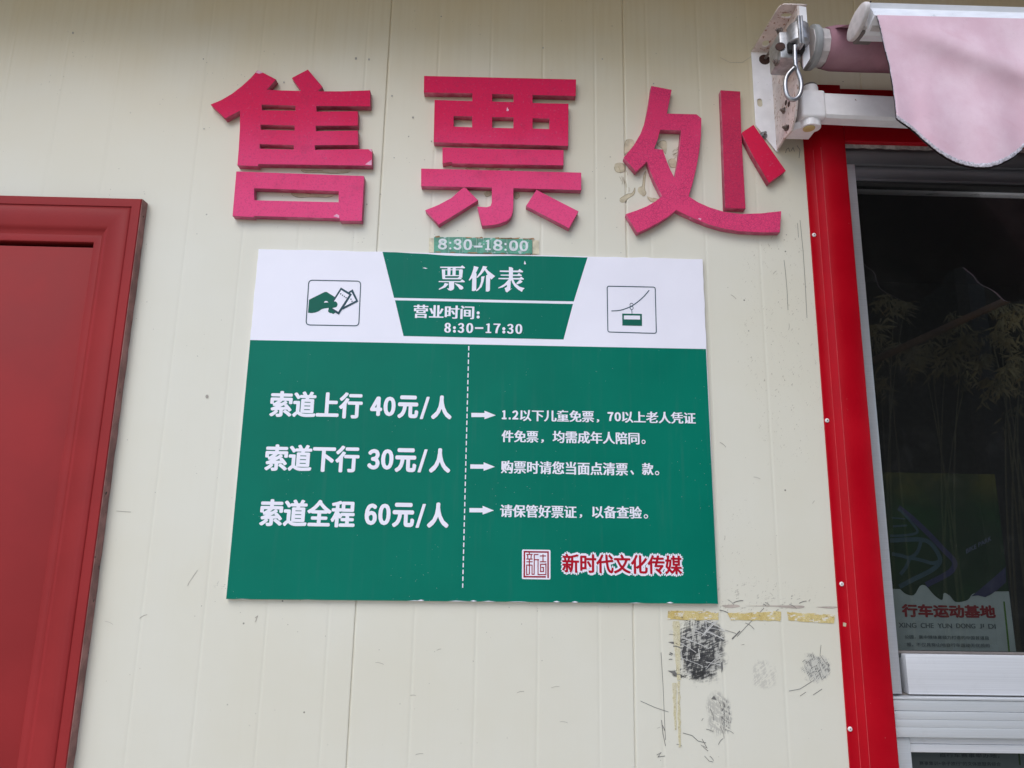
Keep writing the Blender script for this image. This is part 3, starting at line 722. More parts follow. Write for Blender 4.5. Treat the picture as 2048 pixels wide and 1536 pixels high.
L3 = letter('crazed pink and red foam character 处 beside the awning bracket, with a bright red slanted stroke', [
    ([c3([(438, 135), (612, 168), (572, 370), (700, 374), (825, 377), (866, 412), (862, 560), (850, 680), (826, 820), (790, 970), (757, 1077), (840, 1130), (940, 1173), (1060, 1210), (1200, 1228), (1380, 1222), (1548, 1203),
          (1535, 1385), (1380, 1386), (1200, 1376), (1050, 1352), (930, 1318), (820, 1275), (740, 1238), (650, 1195), (580, 1252), (500, 1302), (420, 1345), (318, 1390), (222, 1228), (320, 1195), (400, 1162), (470, 1122), (530, 1075), (470, 960), (430, 865), (402, 780),
          (306, 868), (203, 745), (290, 640), (345, 545), (385, 440), (412, 310)]),
      c3([(515, 510), (692, 515), (684, 620), (668, 760), (637, 920), (600, 850), (562, 755), (536, 678), (462, 672), (490, 600)])], M_foamB),
    ([c3([(1030, 172), (1197, 182), (1205, 500), (1243, 1184), (1068, 1178), (1042, 430)])], M_foamC),
    ([c3([(1310, 467), (1587, 860), (1442, 962), (1300, 720), (1211, 545), (1214, 530)])], M_foamD)])

M_chip = simple('bare_pink_foam', (.74, .36, .50), .7, var=.15, scale=90)
def chips(root, cr, polys):
    for q in polys:
        fl = Flat(FD+.0003); fl.px(cr(q)); fl.build('chip', M_chip, root)
chips(L1, c1, ([(452, 185), (466, 165), (490, 173), (508, 184), (478, 192)], [(1335, 925), (1388, 886), (1388, 932)], [(1362, 804), (1388, 804), (1388, 826)], [(1078, 1343), (1105, 1326), (1126, 1338), (1124, 1358)]))
chips(L2, c2, ([(908, 432), (912, 408), (920, 404), (922, 418), (930, 422), (926, 434), (914, 437)],))
chips(L3, c3, ([(836, 1268), (850, 1262), (866, 1270), (856, 1282)], [(762, 1262), (772, 1260), (770, 1270)]))
# ---- opening-hours strip above the board
st = empty('opening_hours_strip', P(966, 506, 0), 'small weathered green strip reading 8:30-18:00 above the price board', 'sign')
link('strip_plate', plate_mesh([xz([(868, 474), (920, 474), (962, 475.5), (1010, 476), (1064.5, 478.5), (1064.5, 508), (868, 505)], .004)], .0003, .004, .0004),
     simple('faded_green_strip', (.075, .30, .20), .45, var=.35, scale=45, bump=.15, speck=(70, .60, (.40, .52, .50))), st)
fl = Flat(.0042); fl.digits([('8', 230, 347, 110, 250), (':', 374, 401, 150, 250), ('3', 430, 532, 113, 255), ('0', 555, 667, 117, 258), ('-', 690, 800, 200, 225), ('1', 835, 907, 125, 260), ('8', 935, 1057, 125, 268), (':', 1080, 1108, 168, 268), ('0', 1140, 1257, 133, 272), ('0', 1273, 1385, 136, 276)], (840, 460), 6.4, 1.35, 1.0); fl.build('lettering', simple('dulled_white_lettering', (.66, .70, .72), .5, var=.12, scale=60), st)
mt = simple('clear_yellowed_tape', (.62, .56, .40), .3, var=.25, scale=40)
for q in ([(858, 476), (867.6, 476.3), (867.6, 505), (858, 504)], [(1065, 480), (1078, 481), (1078, 508), (1065, 508.4)]):
    link('end_tape', plate_mesh([xz(q, .0016)], .0003, .0016), mt, st)
fl = Flat(.0043); random.seed(9)
for k in range(26):
    x = random.uniform(866, 1066); yy = 474+(x-868)*.022
    if random.random() < .45: fl.px([(x, yy-1.2), (x+random.uniform(4, 14), yy-random.uniform(.5, 3)), (x+random.uniform(8, 16), yy+.6), (x+2, yy+1)])
    else: fl.px([(x, yy+29), (x+random.uniform(4, 12), yy+29.2), (x+random.uniform(6, 12), yy+31), (x, yy+30.6)])
tag(fl.build('peeling_edge', simple('brown_crust', (.30, .17, .07), .7, var=.5, scale=80), st), kind='stuff')
fl = Flat(.0045)
for x in (920, 925, 953, 984, 1014, 1045, 898): fl.pband([(x, 475), (x-.5, 506)], .5)
tag(fl.build('tape_wrinkle', simple('pale_wrinkle', (.45, .58, .52), .4), st), kind='stuff')

# ---- price board
BD = .011
board = empty('price_board', P(944, 1204, 0), 'large white and green ticket price board with white lettering and two icons', 'sign')
random.seed(21)
edge = []
corners = [(517, 498), (1405, 518), (1436, 1208), (452, 1198)]
for (a, b) in zip(corners, corners[1:]+corners[:1]):
    n = 46
    for i in range(n):
        t = i/n; j = random.uniform(-.7, .7) if i else 0
        if random.random() < .08: j *= 2.2
        x, y = a[0]+(b[0]-a[0])*t, a[1]+(b[1]-a[1])*t
        if y > 690: j *= .25
        if abs(b[0]-a[0]) > abs(b[1]-a[1]): y += j
        else: x += j*.8
        edge.append((x, y))
link('panel', plate_mesh([xz(edge, BD)], .0008, BD, .0005), M_white, board)
fl = Flat(BD+.0002)
gq = [(500.3, 680), (1412, 698), (1436, 1207.7), (452.2, 1197.8)]
top = [(500.3+(1412-500.3)*i/20, 680+18*i/20) for i in range(21)]
bot = [(1436+(452.2-1436)*i/60, 1207.7+(1197.8-1207.7)*i/60 + (random.uniform(-1.6, 0) if random.random() < .22 else .3)) for i in range(61)]
fl.px(top+bot)
fl.build('green_field', M_green, board)
fl = Flat(BD+.0002)
fl.px([(765, 503.8)] + [(765+(1175-765)*t/14, 503.8+11*t/14 + (0, 1.5, 2, 4.2, 5, 4.5, 3.5, 2, .8, .3, 0, 0, 0, 0)[t-1]*.8) for t in range(1, 14)] + [(1175, 514.8), (1147.5, 602.8), (788, 595.5)])
fl.px([(790, 600.5), (1146, 608), (1127, 679), (807, 672)])
fl.build('green_header', M_green, board)
LT = BD+.0005
# title in heavy serif strokes
A = ((840, 460), 6.4)
title = '''258,470 520,470 540,452 577,480 572,490 258,485|278,503 322,512 322,612 286,624|285,505 545,505 545,515 285,515|500,512 525,500 549,516 540,612 500,606|352,485 392,485 388,580 352,580|418,485 458,485 455,580 415,580|300,578 520,578 520,590 300,590
290,614 480,614 505,597 534,622 530,631 290,629|240,654 515,654 540,632 574,658 570,669 240,667|370,665 436,665 436,745 425,765 392,777 365,770 345,745 372,750|318,678 367,690 322,736 245,764 238,756 300,715|440,680 500,695 545,720 557,745 535,764 508,760 488,730
690,460 750,478 735,512 692,592 632,650 624,642 660,570 682,500|670,592 712,548 724,560 719,770 690,782 664,780|805,460 862,470 830,512 790,562 735,614 722,606 770,540 795,490|838,484 875,525 963,592 945,605 915,634 878,600 850,547 828,512|786,597 827,590 813,662 790,727 745,772 722,784 716,776 758,730 780,665|846,580 875,572 899,586 894,776 870,790 842,786
1022,519 1255,519 1275,499 1320,530 1313,543 1022,536|1033,571 1245,571 1265,551 1305,580 1298,591 1033,584|1005,614 1275,614 1295,597 1332,625 1325,636 1005,629|1138,473 1170,477 1192,490 1187,627 1138,627|1140,628 1182,630 1132,692 1060,734 1003,748 1003,739 1080,692|1115,690 1162,660 1157,757 1182,746 1115,799 1098,791 1083,745 1112,730|1168,630 1192,630 1217,680 1272,725 1340,746 1317,765 1305,792 1258,766 1208,720 1178,670|1233,680 1280,635 1314,661 1290,681 1240,696'''
fl = Flat(LT)
for row in title.split('\n'):
    for q in row.split('|'):
        fl.px(crop(*A, [tuple(map(float, t.split(','))) for t in q.split()]))
fl.build('title_lettering', M_text, board)
fl = Flat(LT)
fl.text('营业时间', 827, 948.5, 610.3, 637.3, 1.15, .25); fl.disc(956.3, 625.8, 3.1); fl.disc(956.3, 634, 3.1)
fl.digits([('8', 312, 396, 1188, 1315), (':', 422, 460, 1232, 1315), ('3', 483, 566, 1191, 1318), ('0', 592, 681, 1192, 1320), ('-', 704, 811, 1245, 1267), ('1', 840, 914, 1197, 1320), ('7', 940, 1030, 1199, 1323), (':', 1053, 1093, 1245, 1327), ('3', 1113, 1197, 1203, 1330), ('0', 1221, 1309, 1204, 1332)], (840, 460), 6.4, 1.3, .4)
fl.build('hours_lettering', M_text, board)
for row in ((('索道上行', 540, 725.2, 783.2, 835.8), ('40', 740.6, 791.2, 793, 832), ('元', 795.4, 837, 791, 837), ('/', 840.5, 858.8, 793.5, 838.4), ('人', 862.7, 904, 791, 839)),
            (('索道下行', 530, 718.7, 889.8, 943.6), ('30', 735, 787, 898, 939), ('元', 790, 833, 896.4, 944.8), ('/', 836, 854.5, 898.6, 945), ('人', 858.4, 901.3, 896.4, 946)),
            (('索道全程', 519.8, 710.5, 999, 1053.7), ('60', 729.5, 781.3, 1007, 1050), ('元', 784.7, 828.8, 1005.6, 1054.8), ('/', 832, 851, 1007.7, 1055.8), ('人', 854.5, 898, 1005, 1056))):
    fl = Flat(LT)
    for s, a, b, c, d in row: 
        if s.isdigit(): w_ = (b-a)*.475; fl.digits([(s[0], a, a+w_, c, d), (s[1], b-w_, b, c+.3, d+.3)], (0, 0), 1, 2.3, 2.0)
        else: fl.text(s, a, b, c, d, 1.0 if s == '/' else (2.15 if len(s) < 4 else 1.9), 1.45 if len(s) == 4 else None)
    fl.build('price_lettering', M_text, board)
for row in ((('1', 1003.7, 1013.5, 820.4, 838.6), ('.', 1017.5, 1021.2, 835, 838.8), ('2', 1024.5, 1036.9, 820.8, 839), ('以下儿童免票', 1039.6, 1188, 820, 843.5), ('，', 1193, 1198.4, 838.5, 845), ('7', 1215, 1227, 824.2, 842.3), ('0', 1229, 1241.8, 824.4, 842.8), ('以上老人凭证', 1243.5, 1391.2, 823.5, 846.8)),
            (('件免票', 1003, 1076.8, 860.8, 884.8), ('，', 1082, 1087.8, 878.6, 885.6), ('均需成年人陪同', 1105, 1279, 863, 887.5), ('。', 1283, 1291, 879.4, 888)),
            (('购票时请您当面点清票', 1001.8, 1255.8, 923.2, 949), ('、', 1260.6, 1268, 940.6, 949.4), ('款', 1283.8, 1307, 926, 950), ('。', 1309.8, 1318.4, 941.8, 950.6)),
            (('请保管好票证', 1000, 1153.3, 1010, 1035.4), ('，', 1159, 1164.3, 1028.4, 1035.8), ('以备查验', 1183.7, 1283.8, 1012, 1037), ('。', 1287.4, 1296, 1028.4, 1037.2))):
    fl = Flat(LT)
    for s, a, b, c, d in row: 
        if s in '1.270': fl.digits([(s, a, b, c, d)], (0, 0), 1, 1.15, .9)
        else: fl.text(s, a, b, c, d, .25 if s in '。' else .85, .25 if s in '。' else .3)
    fl.build('rules_lettering', M_text, board)
for (x0, x1, y0, y1) in ((942.7, 991.5, 821.5, 838.3), (940.7, 989.8, 924.5, 941.6), (938.8, 987.8, 1011.7, 1029)):
    fl = Flat(LT); ym = (y0+y1)/2; h = (y1-y0)*.25; xh = x0+(x1-x0)*.54
    fl.px([(x0, ym-h), (xh, ym-h+.3), (xh, y0), (x1, ym+.6), (xh, y1), (xh, ym+h), (x0, ym+h)]); fl.build('arrow', M_text, board)
fl = Flat(LT); n = 36
for i in range(n):
    t0, t1 = i/n, (i+.66)/n
    fl.pband([(937.6-12.4*t0, 692+488*t0), (937.6-12.4*t1, 692+488*t1)], 2.1)
fl.build('dashed_divider', M_text, board)
# icons
def rounded(c, r, n=5):
    out = []; L = len(c)
    for i in range(L):
        p = Vector(c[i]); a = (Vector(c[i-1])-p).normalized()*r; b = (Vector(c[(i+1) % L])-p).normalized()*r
        for k in range(n+1):
            t = k/n; out.append(tuple((p+a)*(1-t)**2 + p*2*t*(1-t) + (p+b)*t*t))
    return out
B = ((600, 550), 13.96)
fl = Flat(LT); fl.pband(rounded(crop(*B, [(245, 143), (1697, 172), (1640, 1420), (165, 1392)]), 8), 2.0, True)
tf = fl.build('ticket_icon_frame', M_line, board)
fl = Flat(LT)
hand = [(252, 690), (480, 575), (690, 472), (745, 472), (860, 545), (970, 612), (940, 740), (985, 740), (1030, 770), (1050, 825), (1030, 880), (985, 905), (890, 912), (990, 1045), (925, 1090), (880, 1062), (830, 1058), (785, 1020), (785, 980), (800, 950), (798, 918), (700, 928), (610, 950), (520, 1010), (420, 1048), (320, 1062), (222, 1052)]
fl.px(crop(*B, hand)); 
for q in ([(1147, 352), (1440, 528), (1080, 1102), (860, 960), (950, 735)],): pass
fl.build('hand_icon', M_icon, board)
fl = Flat(LT+.0006)
fl.px(crop(*B, [(1470, 400), (1625, 735), (1180, 965), (1200, 880), (1400, 540), (1355, 470)])); fl.px(crop(*B, [(1140, 348), (1447, 533), (1083, 1105), (975, 1040), (885, 945), (890, 760), (970, 620)]))
fl.build('ticket_icon', M_line, board)
fl = Flat(LT+.0013)
fl.px(crop(*B, [(1152, 418), (1372, 556), (1068, 1028), (890, 920), (950, 735)])); fl.px(crop(*B, [(1440, 482), (1562, 712), (1240, 880), (1450, 540), (1397, 502)]))
fl.px(crop(*B, [(668, 770), (690, 738), (725, 725), (765, 735), (795, 765)]))
fl.build('ticket_blank', M_white, board)
fl = Flat(LT+.0017)
for x, y in ((1137, 528), (1187, 566), (1237, 600), (1285, 632), (1423, 675), (1452, 735)): fl.disc(*crop(*B, [(x, y)])[0], 1.35, 10)
fl.build('ticket_dot', M_line, board)
fl = Flat(LT+.0017)
fl.px(catmull(crop(*B, [(860, 760), (960, 738), (1015, 752), (1050, 822), (1018, 888), (960, 908), (860, 912)]), 4, True)); fl.build('thumb_icon', M_icon, board)
Cc = ((960, 460), 4.2667)
fl = Flat(LT)
fl.pband(rounded(crop(*Cc, [(1085, 479), (1495, 487), (1505, 882), (1091, 870)]), 4.5), 1.9, True)
fl.pband(catmull(crop(*Cc, [(1122, 690), (1180, 687), (1240, 672), (1300, 645), (1350, 610), (1400, 565), (1443, 514)]), 5), 1.9)
for cx, cy in ((1293, 638), (1294, 665)):
    q = crop(*Cc, [(cx, cy)])[0]; fl.pband([(q[0]+3.2*math.cos(a*.5236), q[1]+3.2*math.sin(a*.5236)) for a in range(12)], 1.2, True)
fl.pband(crop(*Cc, [(1295, 678), (1297, 716)]), 1.3)
fl.build('cable_icon', M_line, board)
fl = Flat(LT)
fl.px(crop(*Cc, [(1213, 713), (1381, 716), (1383, 818), (1215, 815)])); fl.build('cabin_icon', M_icon, board)
fl = Flat(LT+.0003); fl.px(crop(*Cc, [(1228, 729), (1366, 731), (1366, 764), (1228, 762)])); fl.build('cabin_window', M_white, board)
# maker's seal and name
D = ((1040, 1085), 6.0235)
fl = Flat(LT); fl.px(rounded(crop(*D, [(24, 84), (367, 89), (367, 446), (23, 440)]), 3)); fl.build('seal_ground', M_text, board)
fl = Flat(LT+.0003)
for q, wd in (([(92, 111), (53, 111), (51, 412), (312, 414)], 2.9), ([(100, 122), (102, 112), (338, 115), (338, 428)], 2.9)): fl.pband(crop(*D, q), wd)
for q in ([(76, 144), (152, 144)], [(113, 118), (113, 144)], [(92, 150), (95, 192)], [(136, 150), (132, 192)], [(75, 199), (152, 199)], [(75, 232), (152, 232)], [(113, 200), (113, 386)], [(74, 272), (150, 272)],
          [(80, 276), (80, 386), (104, 386)], [(145, 272), (145, 382), (170, 382), (172, 146), (222, 144)], [(172, 207), (228, 207)], [(217, 207), (217, 386), (312, 386), (312, 250)], [(240, 162), (314, 162)], [(277, 142), (277, 232)], [(240, 232), (316, 232)],
          [(312, 262), (248, 262), (248, 350), (282, 350), (282, 300), (258, 300)]): fl.pband(crop(*D, q), 1.9)
fl.build('seal_mark', M_maroon, board)
fl = Flat(LT); fl.text('新时代文化传媒', 1121.5, 1367.5, 1104.4, 1152, 5.0); fl.build('name_outline', M_text, board)
fl = Flat(LT+.0006); fl.text('新时代文化传媒', 1124.5, 1364, 1109, 1147.2, 1.05, .8); fl.build('name_lettering', M_red, board)
# lifted film: small blisters and the curled top edge
tears = [crop(*A, [(32, 486), (60, 480), (98, 492), (70, 496)]), crop(*A, [(1340, 392), (1356, 432), (1344, 442), (1330, 432)])]
tears += [[(x-7, y-.5), (x, y-2.2), (x+7, y-.2), (x, y+.6)] for x, y in ((842, 1201.3), (947, 1202.5), (1113, 1204), (1150, 1204.6), (1340, 1206))]
for q in tears:
    fl = Flat(LT); fl.px(q); fl.build('film_tear', M_white, board)

# ---- awning folded up over the window
aw = empty('awning', P(1550, 200, .05), 'retracted awning with a faded pink scalloped valance, white arm and rusty white bracket', 'awning')
K8 = ((1500, 0), 4.8); K4 = ((1480, 0), 3.606)
c8 = lambda p: crop(*K8, p); c4 = lambda p: crop(*K4, p)
xfl = P(1550, 200, .004).x; xleft = P(1506.5, 170, .004).x
z_t = P(1506.5, 104, .004).z; z_b1 = P(1506.5, 250, .004).z; z_b2 = P(1546, 303, .004).z
def slot(cx, cz, a, b, n=10):
    """stadium outline"""
    out = []
    for k in range(n+1): t = math.pi*k/n; out.append((cx+b*math.cos(t), cz+(a-b)+b*math.sin(t)))
    for k in range(n+1): t = math.pi+math.pi*k/n; out.append((cx+b*math.cos(t), cz-(a-b)+b*math.sin(t)))
    return out
sl = P(*c8([(95, 985)])[0], .004)
rh = P(*c8([(140, 572)])[0], .004)
flange = plate_mesh([[(xleft, z_t), (xfl, z_t), (xfl, z_b2), (xfl-.006, z_b2), (xleft, z_b1)], slot(sl.x, sl.z, .013, .0075)], .0005, .0045, .0008)
fo = link('wall_bracket', flange, M_wpaint, aw)
# side plate, standing out from the wall
d_top = -PZ(*c8([(410, 45)])[0], z_t).y
sp = [PX(x, y, xfl) for x, y in c8([(240, 1445), (330, 1345), (412, 1255), (448, 1120), (462, 980), (468, 830), (476, 690), (484, 560)])]
spz = [(-p.y, p.z) for p in sp]
loop = [(.0045, z_b2+.003)] + [(min(d, d_top), z) for d, z in spz[1:]] + [(d_top, z_t-.002), (.0045, z_t-.002)]
mb = MB(); mb.prism([(xfl-.005, -d, z) for d, z in loop], (.005, 0, 0)); mb.build('side_plate', M_wpaint2, fo)
zfl = P(*c8([(530, 560)])[0], d_top).z; xfr = P(*c8([(557, 300)])[0], d_top).x
mb = MB(); mb.prism([(xfl, -d_top, z_t-.002), (xfr, -d_top, z_t-.006), (xfr, -d_top, zfl), (xfl, -d_top, zfl-.03)], (0, .005, 0)); mb.build('front_lip', M_wpaint, fo)
# top plate (seen from below) with two slots
tw = [PZ(x, y, z_t) for x, y in c8([(35, 495), (270, 80), (300, 52), (330, 42), (520, 40), (548, 52), (557, 80)])]
tl = [(xleft, .0045)] + [(p.x, min(-p.y, d_top)) for p in tw[1:-1]] + [(xfr, d_top-.012), (xfl, d_top-.02), (xfl, .0045)]
def hslot(px, py, ang, a, b):
    p = PZ(*c8([(px, py)])[0], z_t); base = slot(0, 0, a, b); ca, sa = math.cos(ang), math.sin(ang)
    return [(p.x+x*ca-y*sa, -p.y+x*sa+y*ca) for x, y in base]
me = plate_mesh([tl, hslot(350, 150, 1.57, .0145, .008), hslot(150, 420, .4, .014, .009)], 0, .004, .0006)
for v in me.vertices: v.co = Vector((v.co.x, -v.co.z, z_t + (-v.co.y)))     # lay it level
link('top_plate', me, M_wpaint2, fo)
# nuts and bolts
def nut(c, ax, r, parent, mat, L=.012):
    ax = Vector(ax).normalized(); mb = MB(); c = Vector(c)
    mb.cyl(c, c+ax*.0015, r*1.45, n=20); mb.cyl(c+ax*.0017, c+ax*(.0017+r*.9), r, n=6); mb.cyl(c+ax*(.0017+r*.9), c+ax*(.0017+r*.9+L), r*.52, n=12)
    return mb.build('bolt', mat, parent)
for x, y in ((330, 1062), (352, 1228)):
    nut(PX(*c8([(x, y)])[0], xfl-.0053), (-1, -.3, 0), .0062, fo, M_rust, .006)
for x, y in ((345, 985), (372, 1000), (365, 1225)):
    q = PX(*c8([(x, y)])[0], xfl-.0052); mb = MB(); mb.lathe(q, (-1, 0, 0), [(0, .008), (.0006, .0072)], 12); mb.build('hole', M_hole, fo)
nut(P(*c8([(128, 1300)])[0], .0047), (0, -1, 0), .0075, fo, M_steel, .008)
mb = MB(); mb.lathe(P(*c8([(140, 572)])[0], .0047), (0, -1, 0), [(0, .0165), (.0008, .0155)], 20); mb.build('hole', M_hole, fo)
mb = MB(); a = P(*c8([(148, 560)])[0], .006); mb.cyl(a, a+Vector((.004, -.030, .004)), .0038, n=10); mb.build('bolt', M_rust, fo)
# cast clamp that carries the roller
xr = xfl
cl = MB()
dc = d_top+.012
a = P(*c8([(250, 640)])[0], dc-.04); b = P(*c8([(430, 330)])[0], dc-.02)
cl.box((a.x, -dc+.008, a.z+.004), (xfl-.0055, -dc+.085, b.z), .006)
ctr = P(*c8([(458, 300)])[0], dc)
rr = (P(*c8([(556, 300)])[0], dc).x-P(*c8([(358, 300)])[0], dc).x)/2
zc0, zc1 = P(*c8([(462, 390)])[0], dc+rr*.6).z, P(*c8([(462, 215)])[0], dc+rr*.6).z
cl.lathe((ctr.x, -dc, zc0), (0, 0, 1), [(0, rr-.004), (.003, rr), (zc1-zc0-.004, rr), (zc1-zc0, rr-.003)], 36)
de = dc+rr+.004
q = P(*c8([(492, 270)])[0], de); z0 = P(*c8([(490, 415)])[0], de).z; z1 = P(*c8([(490, 145)])[0], de).z
cl.box((q.x-.0065, -de, z0), (q.x-.0006, -dc, z1), .001); cl.box((q.x+.0006, -de, z0), (q.x+.0065, -dc, z1), .001)
clamp = cl.build('roller_clamp', M_cast, aw, smooth=True)
q = P(*c8([(275, 448)])[0], dc-.008); mb = MB(); mb.lathe(q+Vector((.004, -.0006, 0)), (-.25, -1, 0), [(0, .0125), (.0012, .0118)], 20); mb.build('bore', M_hole, clamp)
for x, y in ((290, 300), (262, 600)):
    q = P(*c8([(x, y)])[0], dc-.03); nut(q, (-1, -.45, .05), .0066, clamp, M_rust, .007)
mb = MB(); q = P(*c8([(440, 445)])[0], dc); mb.box((q.x-.020, -dc-.006, q.z-.016), (q.x+.022, -dc+.05, q.z+.012), .003); mb.build('worm_housing', M_black, clamp)
# winding eye
eye = [(430, 440), (432, 520), (434, 600), (448, 668), (478, 740), (492, 810), (486, 880), (458, 935), (412, 958), (368, 935), (344, 880), (338, 800), (352, 735), (384, 690), (420, 655), (436, 640)]
mb = MB(); ep = catmull(c8(eye), 4)
pts = [P(x, y, dc+.012 + (.010 if i > len(ep)*.78 else 0)*((i/len(ep)-.78)/.22)) for i, (x, y) in enumerate(ep)]
mb.tube(pts, .0056, 14); mb.build('winding_eye', M_steel, aw, smooth=True)
# roller with wound canvas
RD = .135
ax = P(1657, 96.5, RD); rad = abs(P(1657, 53, RD).z - P(1657, 140, RD).z)/2*.86
xs = P(*c8([(600, 460)])[0], RD).x
mb = MB(); mb.lathe((xs-.012, ax.y, ax.z), (1, 0, 0), [(0, rad*.92), (.003, rad*1.0), (.014, rad*1.0), (.020, rad*.92), (.026, rad*.5)], 40); mb.build('roller_flange', simple('grey_plastic_flange', (.42, .43, .43), .45, var=.1), aw, smooth=True)
x1 = P(*c8([(655, 460)])[0], RD).x; x2 = P(*c8([(715, 460)])[0], RD).x
mb = MB(); mb.lathe((x1-.03, ax.y, ax.z), (1, 0, 0), [(0, rad*.86), (x2-x1+.05, rad*.86)], 10); mb.build('roller_tube', M_cap, aw)
mb = MB(); pr = [(0, rad*.90)]; h = 0
for k in range(7): pr += [(h, rad*(.90+.014*k)), (h+.0022, rad*(.903+.014*k))]; h += .0040
pr += [(h, rad*.998), (h+.04, rad), (h+.0405, rad*1.006), (XR-x2, rad*1.012)]
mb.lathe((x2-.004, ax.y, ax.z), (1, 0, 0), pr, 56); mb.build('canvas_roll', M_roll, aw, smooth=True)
# folded arm with its shoulder joint
ad = .118
a0 = P(*c4([(608, 660)])[0], ad); a1 = P(*c4([(608, 838)])[0], ad); bz = a1.z
mb = MB(); Ln = XR-a0.x; tilt = -.022
hh = (a0.z-a1.z); dp = .046; ch = .007
sec = [(ad, a0.z-ch), (ad-ch, a0.z), (ad-dp+ch, a0.z), (ad-dp, a0.z-ch), (ad-dp, bz+ch), (ad-dp+ch, bz), (ad-ch, bz), (ad, bz+ch)]
ra = [mb.bm.verts.new((a0.x, -d, z)) for d, z in sec]; rb = [mb.bm.verts.new((a0.x+Ln, -d, z+tilt*Ln)) for d, z in sec]
for i in range(8): mb.bm.faces.new((ra[i], ra[(i+1) % 8], rb[(i+1) % 8], rb[i]))
mb.bm.faces.new(ra); mb.bm.faces.new(rb[::-1])
arm = mb.build('arm', M_wpaint, aw)
jx0 = P(*c4([(432, 750)])[0], ad).x
mb = MB(); mb.box((jx0+.004, -ad-.004, bz-.004), (a0.x+.0015, -ad+dp+.004, a0.z+.004), .008, 3); mb.build('arm_socket', M_wpaint, arm, smooth=True)
jc = P(*c4([(505, 640)])[0], ad-dp/2); jr = abs(P(*c4([(562, 640)])[0], ad).x - P(*c4([(450, 640)])[0], ad).x)/2
zt2 = P(*c4([(505, 592)])[0], ad).z
mb = MB(); mb.lathe((jc.x, -ad+dp/2+.002, bz-.022), (0, 0, 1), [(0, jr*.96), (.003, jr), (zt2-bz+.017, jr), (zt2-bz+.022, jr*.93)], 36); mb.build('shoulder_pivot', M_wpaint, aw, smooth=True)
mb = MB(); mb.lathe((jc.x, -ad+dp/2+.002, zt2+.0003), (0, 0, 1), [(0, jr*.90), (.004, jr*.90), (.006, jr*.8)], 36); mb.build('pivot_cap', M_gasket, aw, smooth=True)
# lower fork plate and yellowed cap
zf = P(*c4([(497, 925)])[0], ad-dp/2).z
fc = P(*c4([(497, 925)])[0], ad-dp/2)
mb = MB(); n = 18; outl = []
for k in range(n+1):
    t = -math.pi*.5 + math.pi*k/n; outl.append((fc.x+math.cos(t)*jr*1.02, fc.y-0+math.sin(t)*jr*1.02))
outl = [(xfl+.004, fc.y+.055), ] + [(fc.x+jr*1.05, fc.y+.055), (fc.x+jr*1.05, fc.y)] + [(fc.x+jr*1.05*math.cos(math.pi*k/n), fc.y-jr*1.05*math.sin(math.pi*k/n)) for k in range(1, n)] + [(fc.x-jr*1.05, fc.y), (xfl+.004, fc.y+.02)]
mb.prism([(x, y, zf) for x, y in outl], (0, 0, .021)); mb.build('fork_plate', M_wpaint, aw)
mb = MB(); mb.lathe((fc.x, fc.y, zf-.0002), (0, 0, -1), [(0, jr*.74), (.002, jr*.72), (.004, jr*.55)], 32); mb.build('pivot_cap', M_yellow, aw, smooth=True)
# front bar, oval in section, with an end cap
FDP = .36
bc = P(1711, 44, FDP)
def oval(a, b, n=36): return [(math.cos(2*math.pi*k/n), math.sin(2*math.pi*k/n)) for k in range(n)]
xb0 = P(1741, 18, FDP+.03).x
mb = MB(); ov = oval(1, 1)
for (h, s) in ((0, .93), (.0035, 1.0), (.008, 1.0), (.0095, .96)):
    pass
prev = None; tl_ = .22
def cap_ring(x, s):
    r = []
    for c, sn in ov:
        dd, zz2 = c*.050*s, sn*.0275*s
        r.append(mb.bm.verts.new((x, bc.y-(dd*math.cos(tl_)-zz2*math.sin(tl_)), bc.z+dd*math.sin(tl_)+zz2*math.cos(tl_))))
    return r
rings = [cap_ring(bc.x+h, s) for h, s in ((0, .90), (.0015, .97), (.004, 1.0), (.011, 1.0), (.0115, .95))]
mb.bm.faces.new(rings[0][::-1]); mb.bm.faces.new(rings[-1])
for r0, r1 in zip(rings, rings[1:]):
    for i in range(len(r0)): mb.bm.faces.new((r0[i], r0[(i+1) % len(r0)], r1[(i+1) % len(r0)], r1[i]))
bar_cap = mb.build('bar_end_cap', M_cap, aw, smooth=True)
# extruded face with ribs
yb1, yb0 = P(1745, 5, FDP+.045).z, P(1745, 31, FDP+.045).z
mb = MB(); Hb = yb1-yb0; bd = FDP+.045
pf = [(FDP-.03, yb1+.014), (bd-.012, yb1+.010), (bd-.002, yb1), (bd, yb1-.004)]
for k in range(1, 6):
    z = yb1-Hb*k/6.2; pf += [(bd, z+.0014), (bd-.0030, z+.0008), (bd-.0030, z-.0004), (bd+.0008, z-.0012)]
pf = [(d-.016*max(0, min(1, (z-yb0)/Hb)) if d > bd-.004 else d, z) for d, z in pf]
pf += [(bd, yb0+.001), (bd-.003, yb0-.001), (bd-.014, yb0-.004), (bd-.05, yb0-.014), (FDP-.03, yb0-.010), (FDP-.03, yb1+.014)]
mb.sweep(pf, xb0, XR); mb.bm.faces.new([mb.bm.verts.new((xb0, -d, z)) for d, z in pf[:-1]])
bar = mb.build('front_bar', M_barface, aw)
q = P(*c4([(905, 185)])[0], FDP); mb = MB(); mb.box((q.x-.008, -FDP-.012, q.z-.012), (q.x+.014, -FDP+.03, q.z+.010), .003)
q = P(*c4([(965, 175)])[0], FDP+.01); mb.cyl((q.x-.010, -FDP-.01, q.z-.002), (q.x+.07, -FDP-.01, q.z-.002), .015, n=20); mb.build('arm_bracket', M_cap, aw, smooth=True)
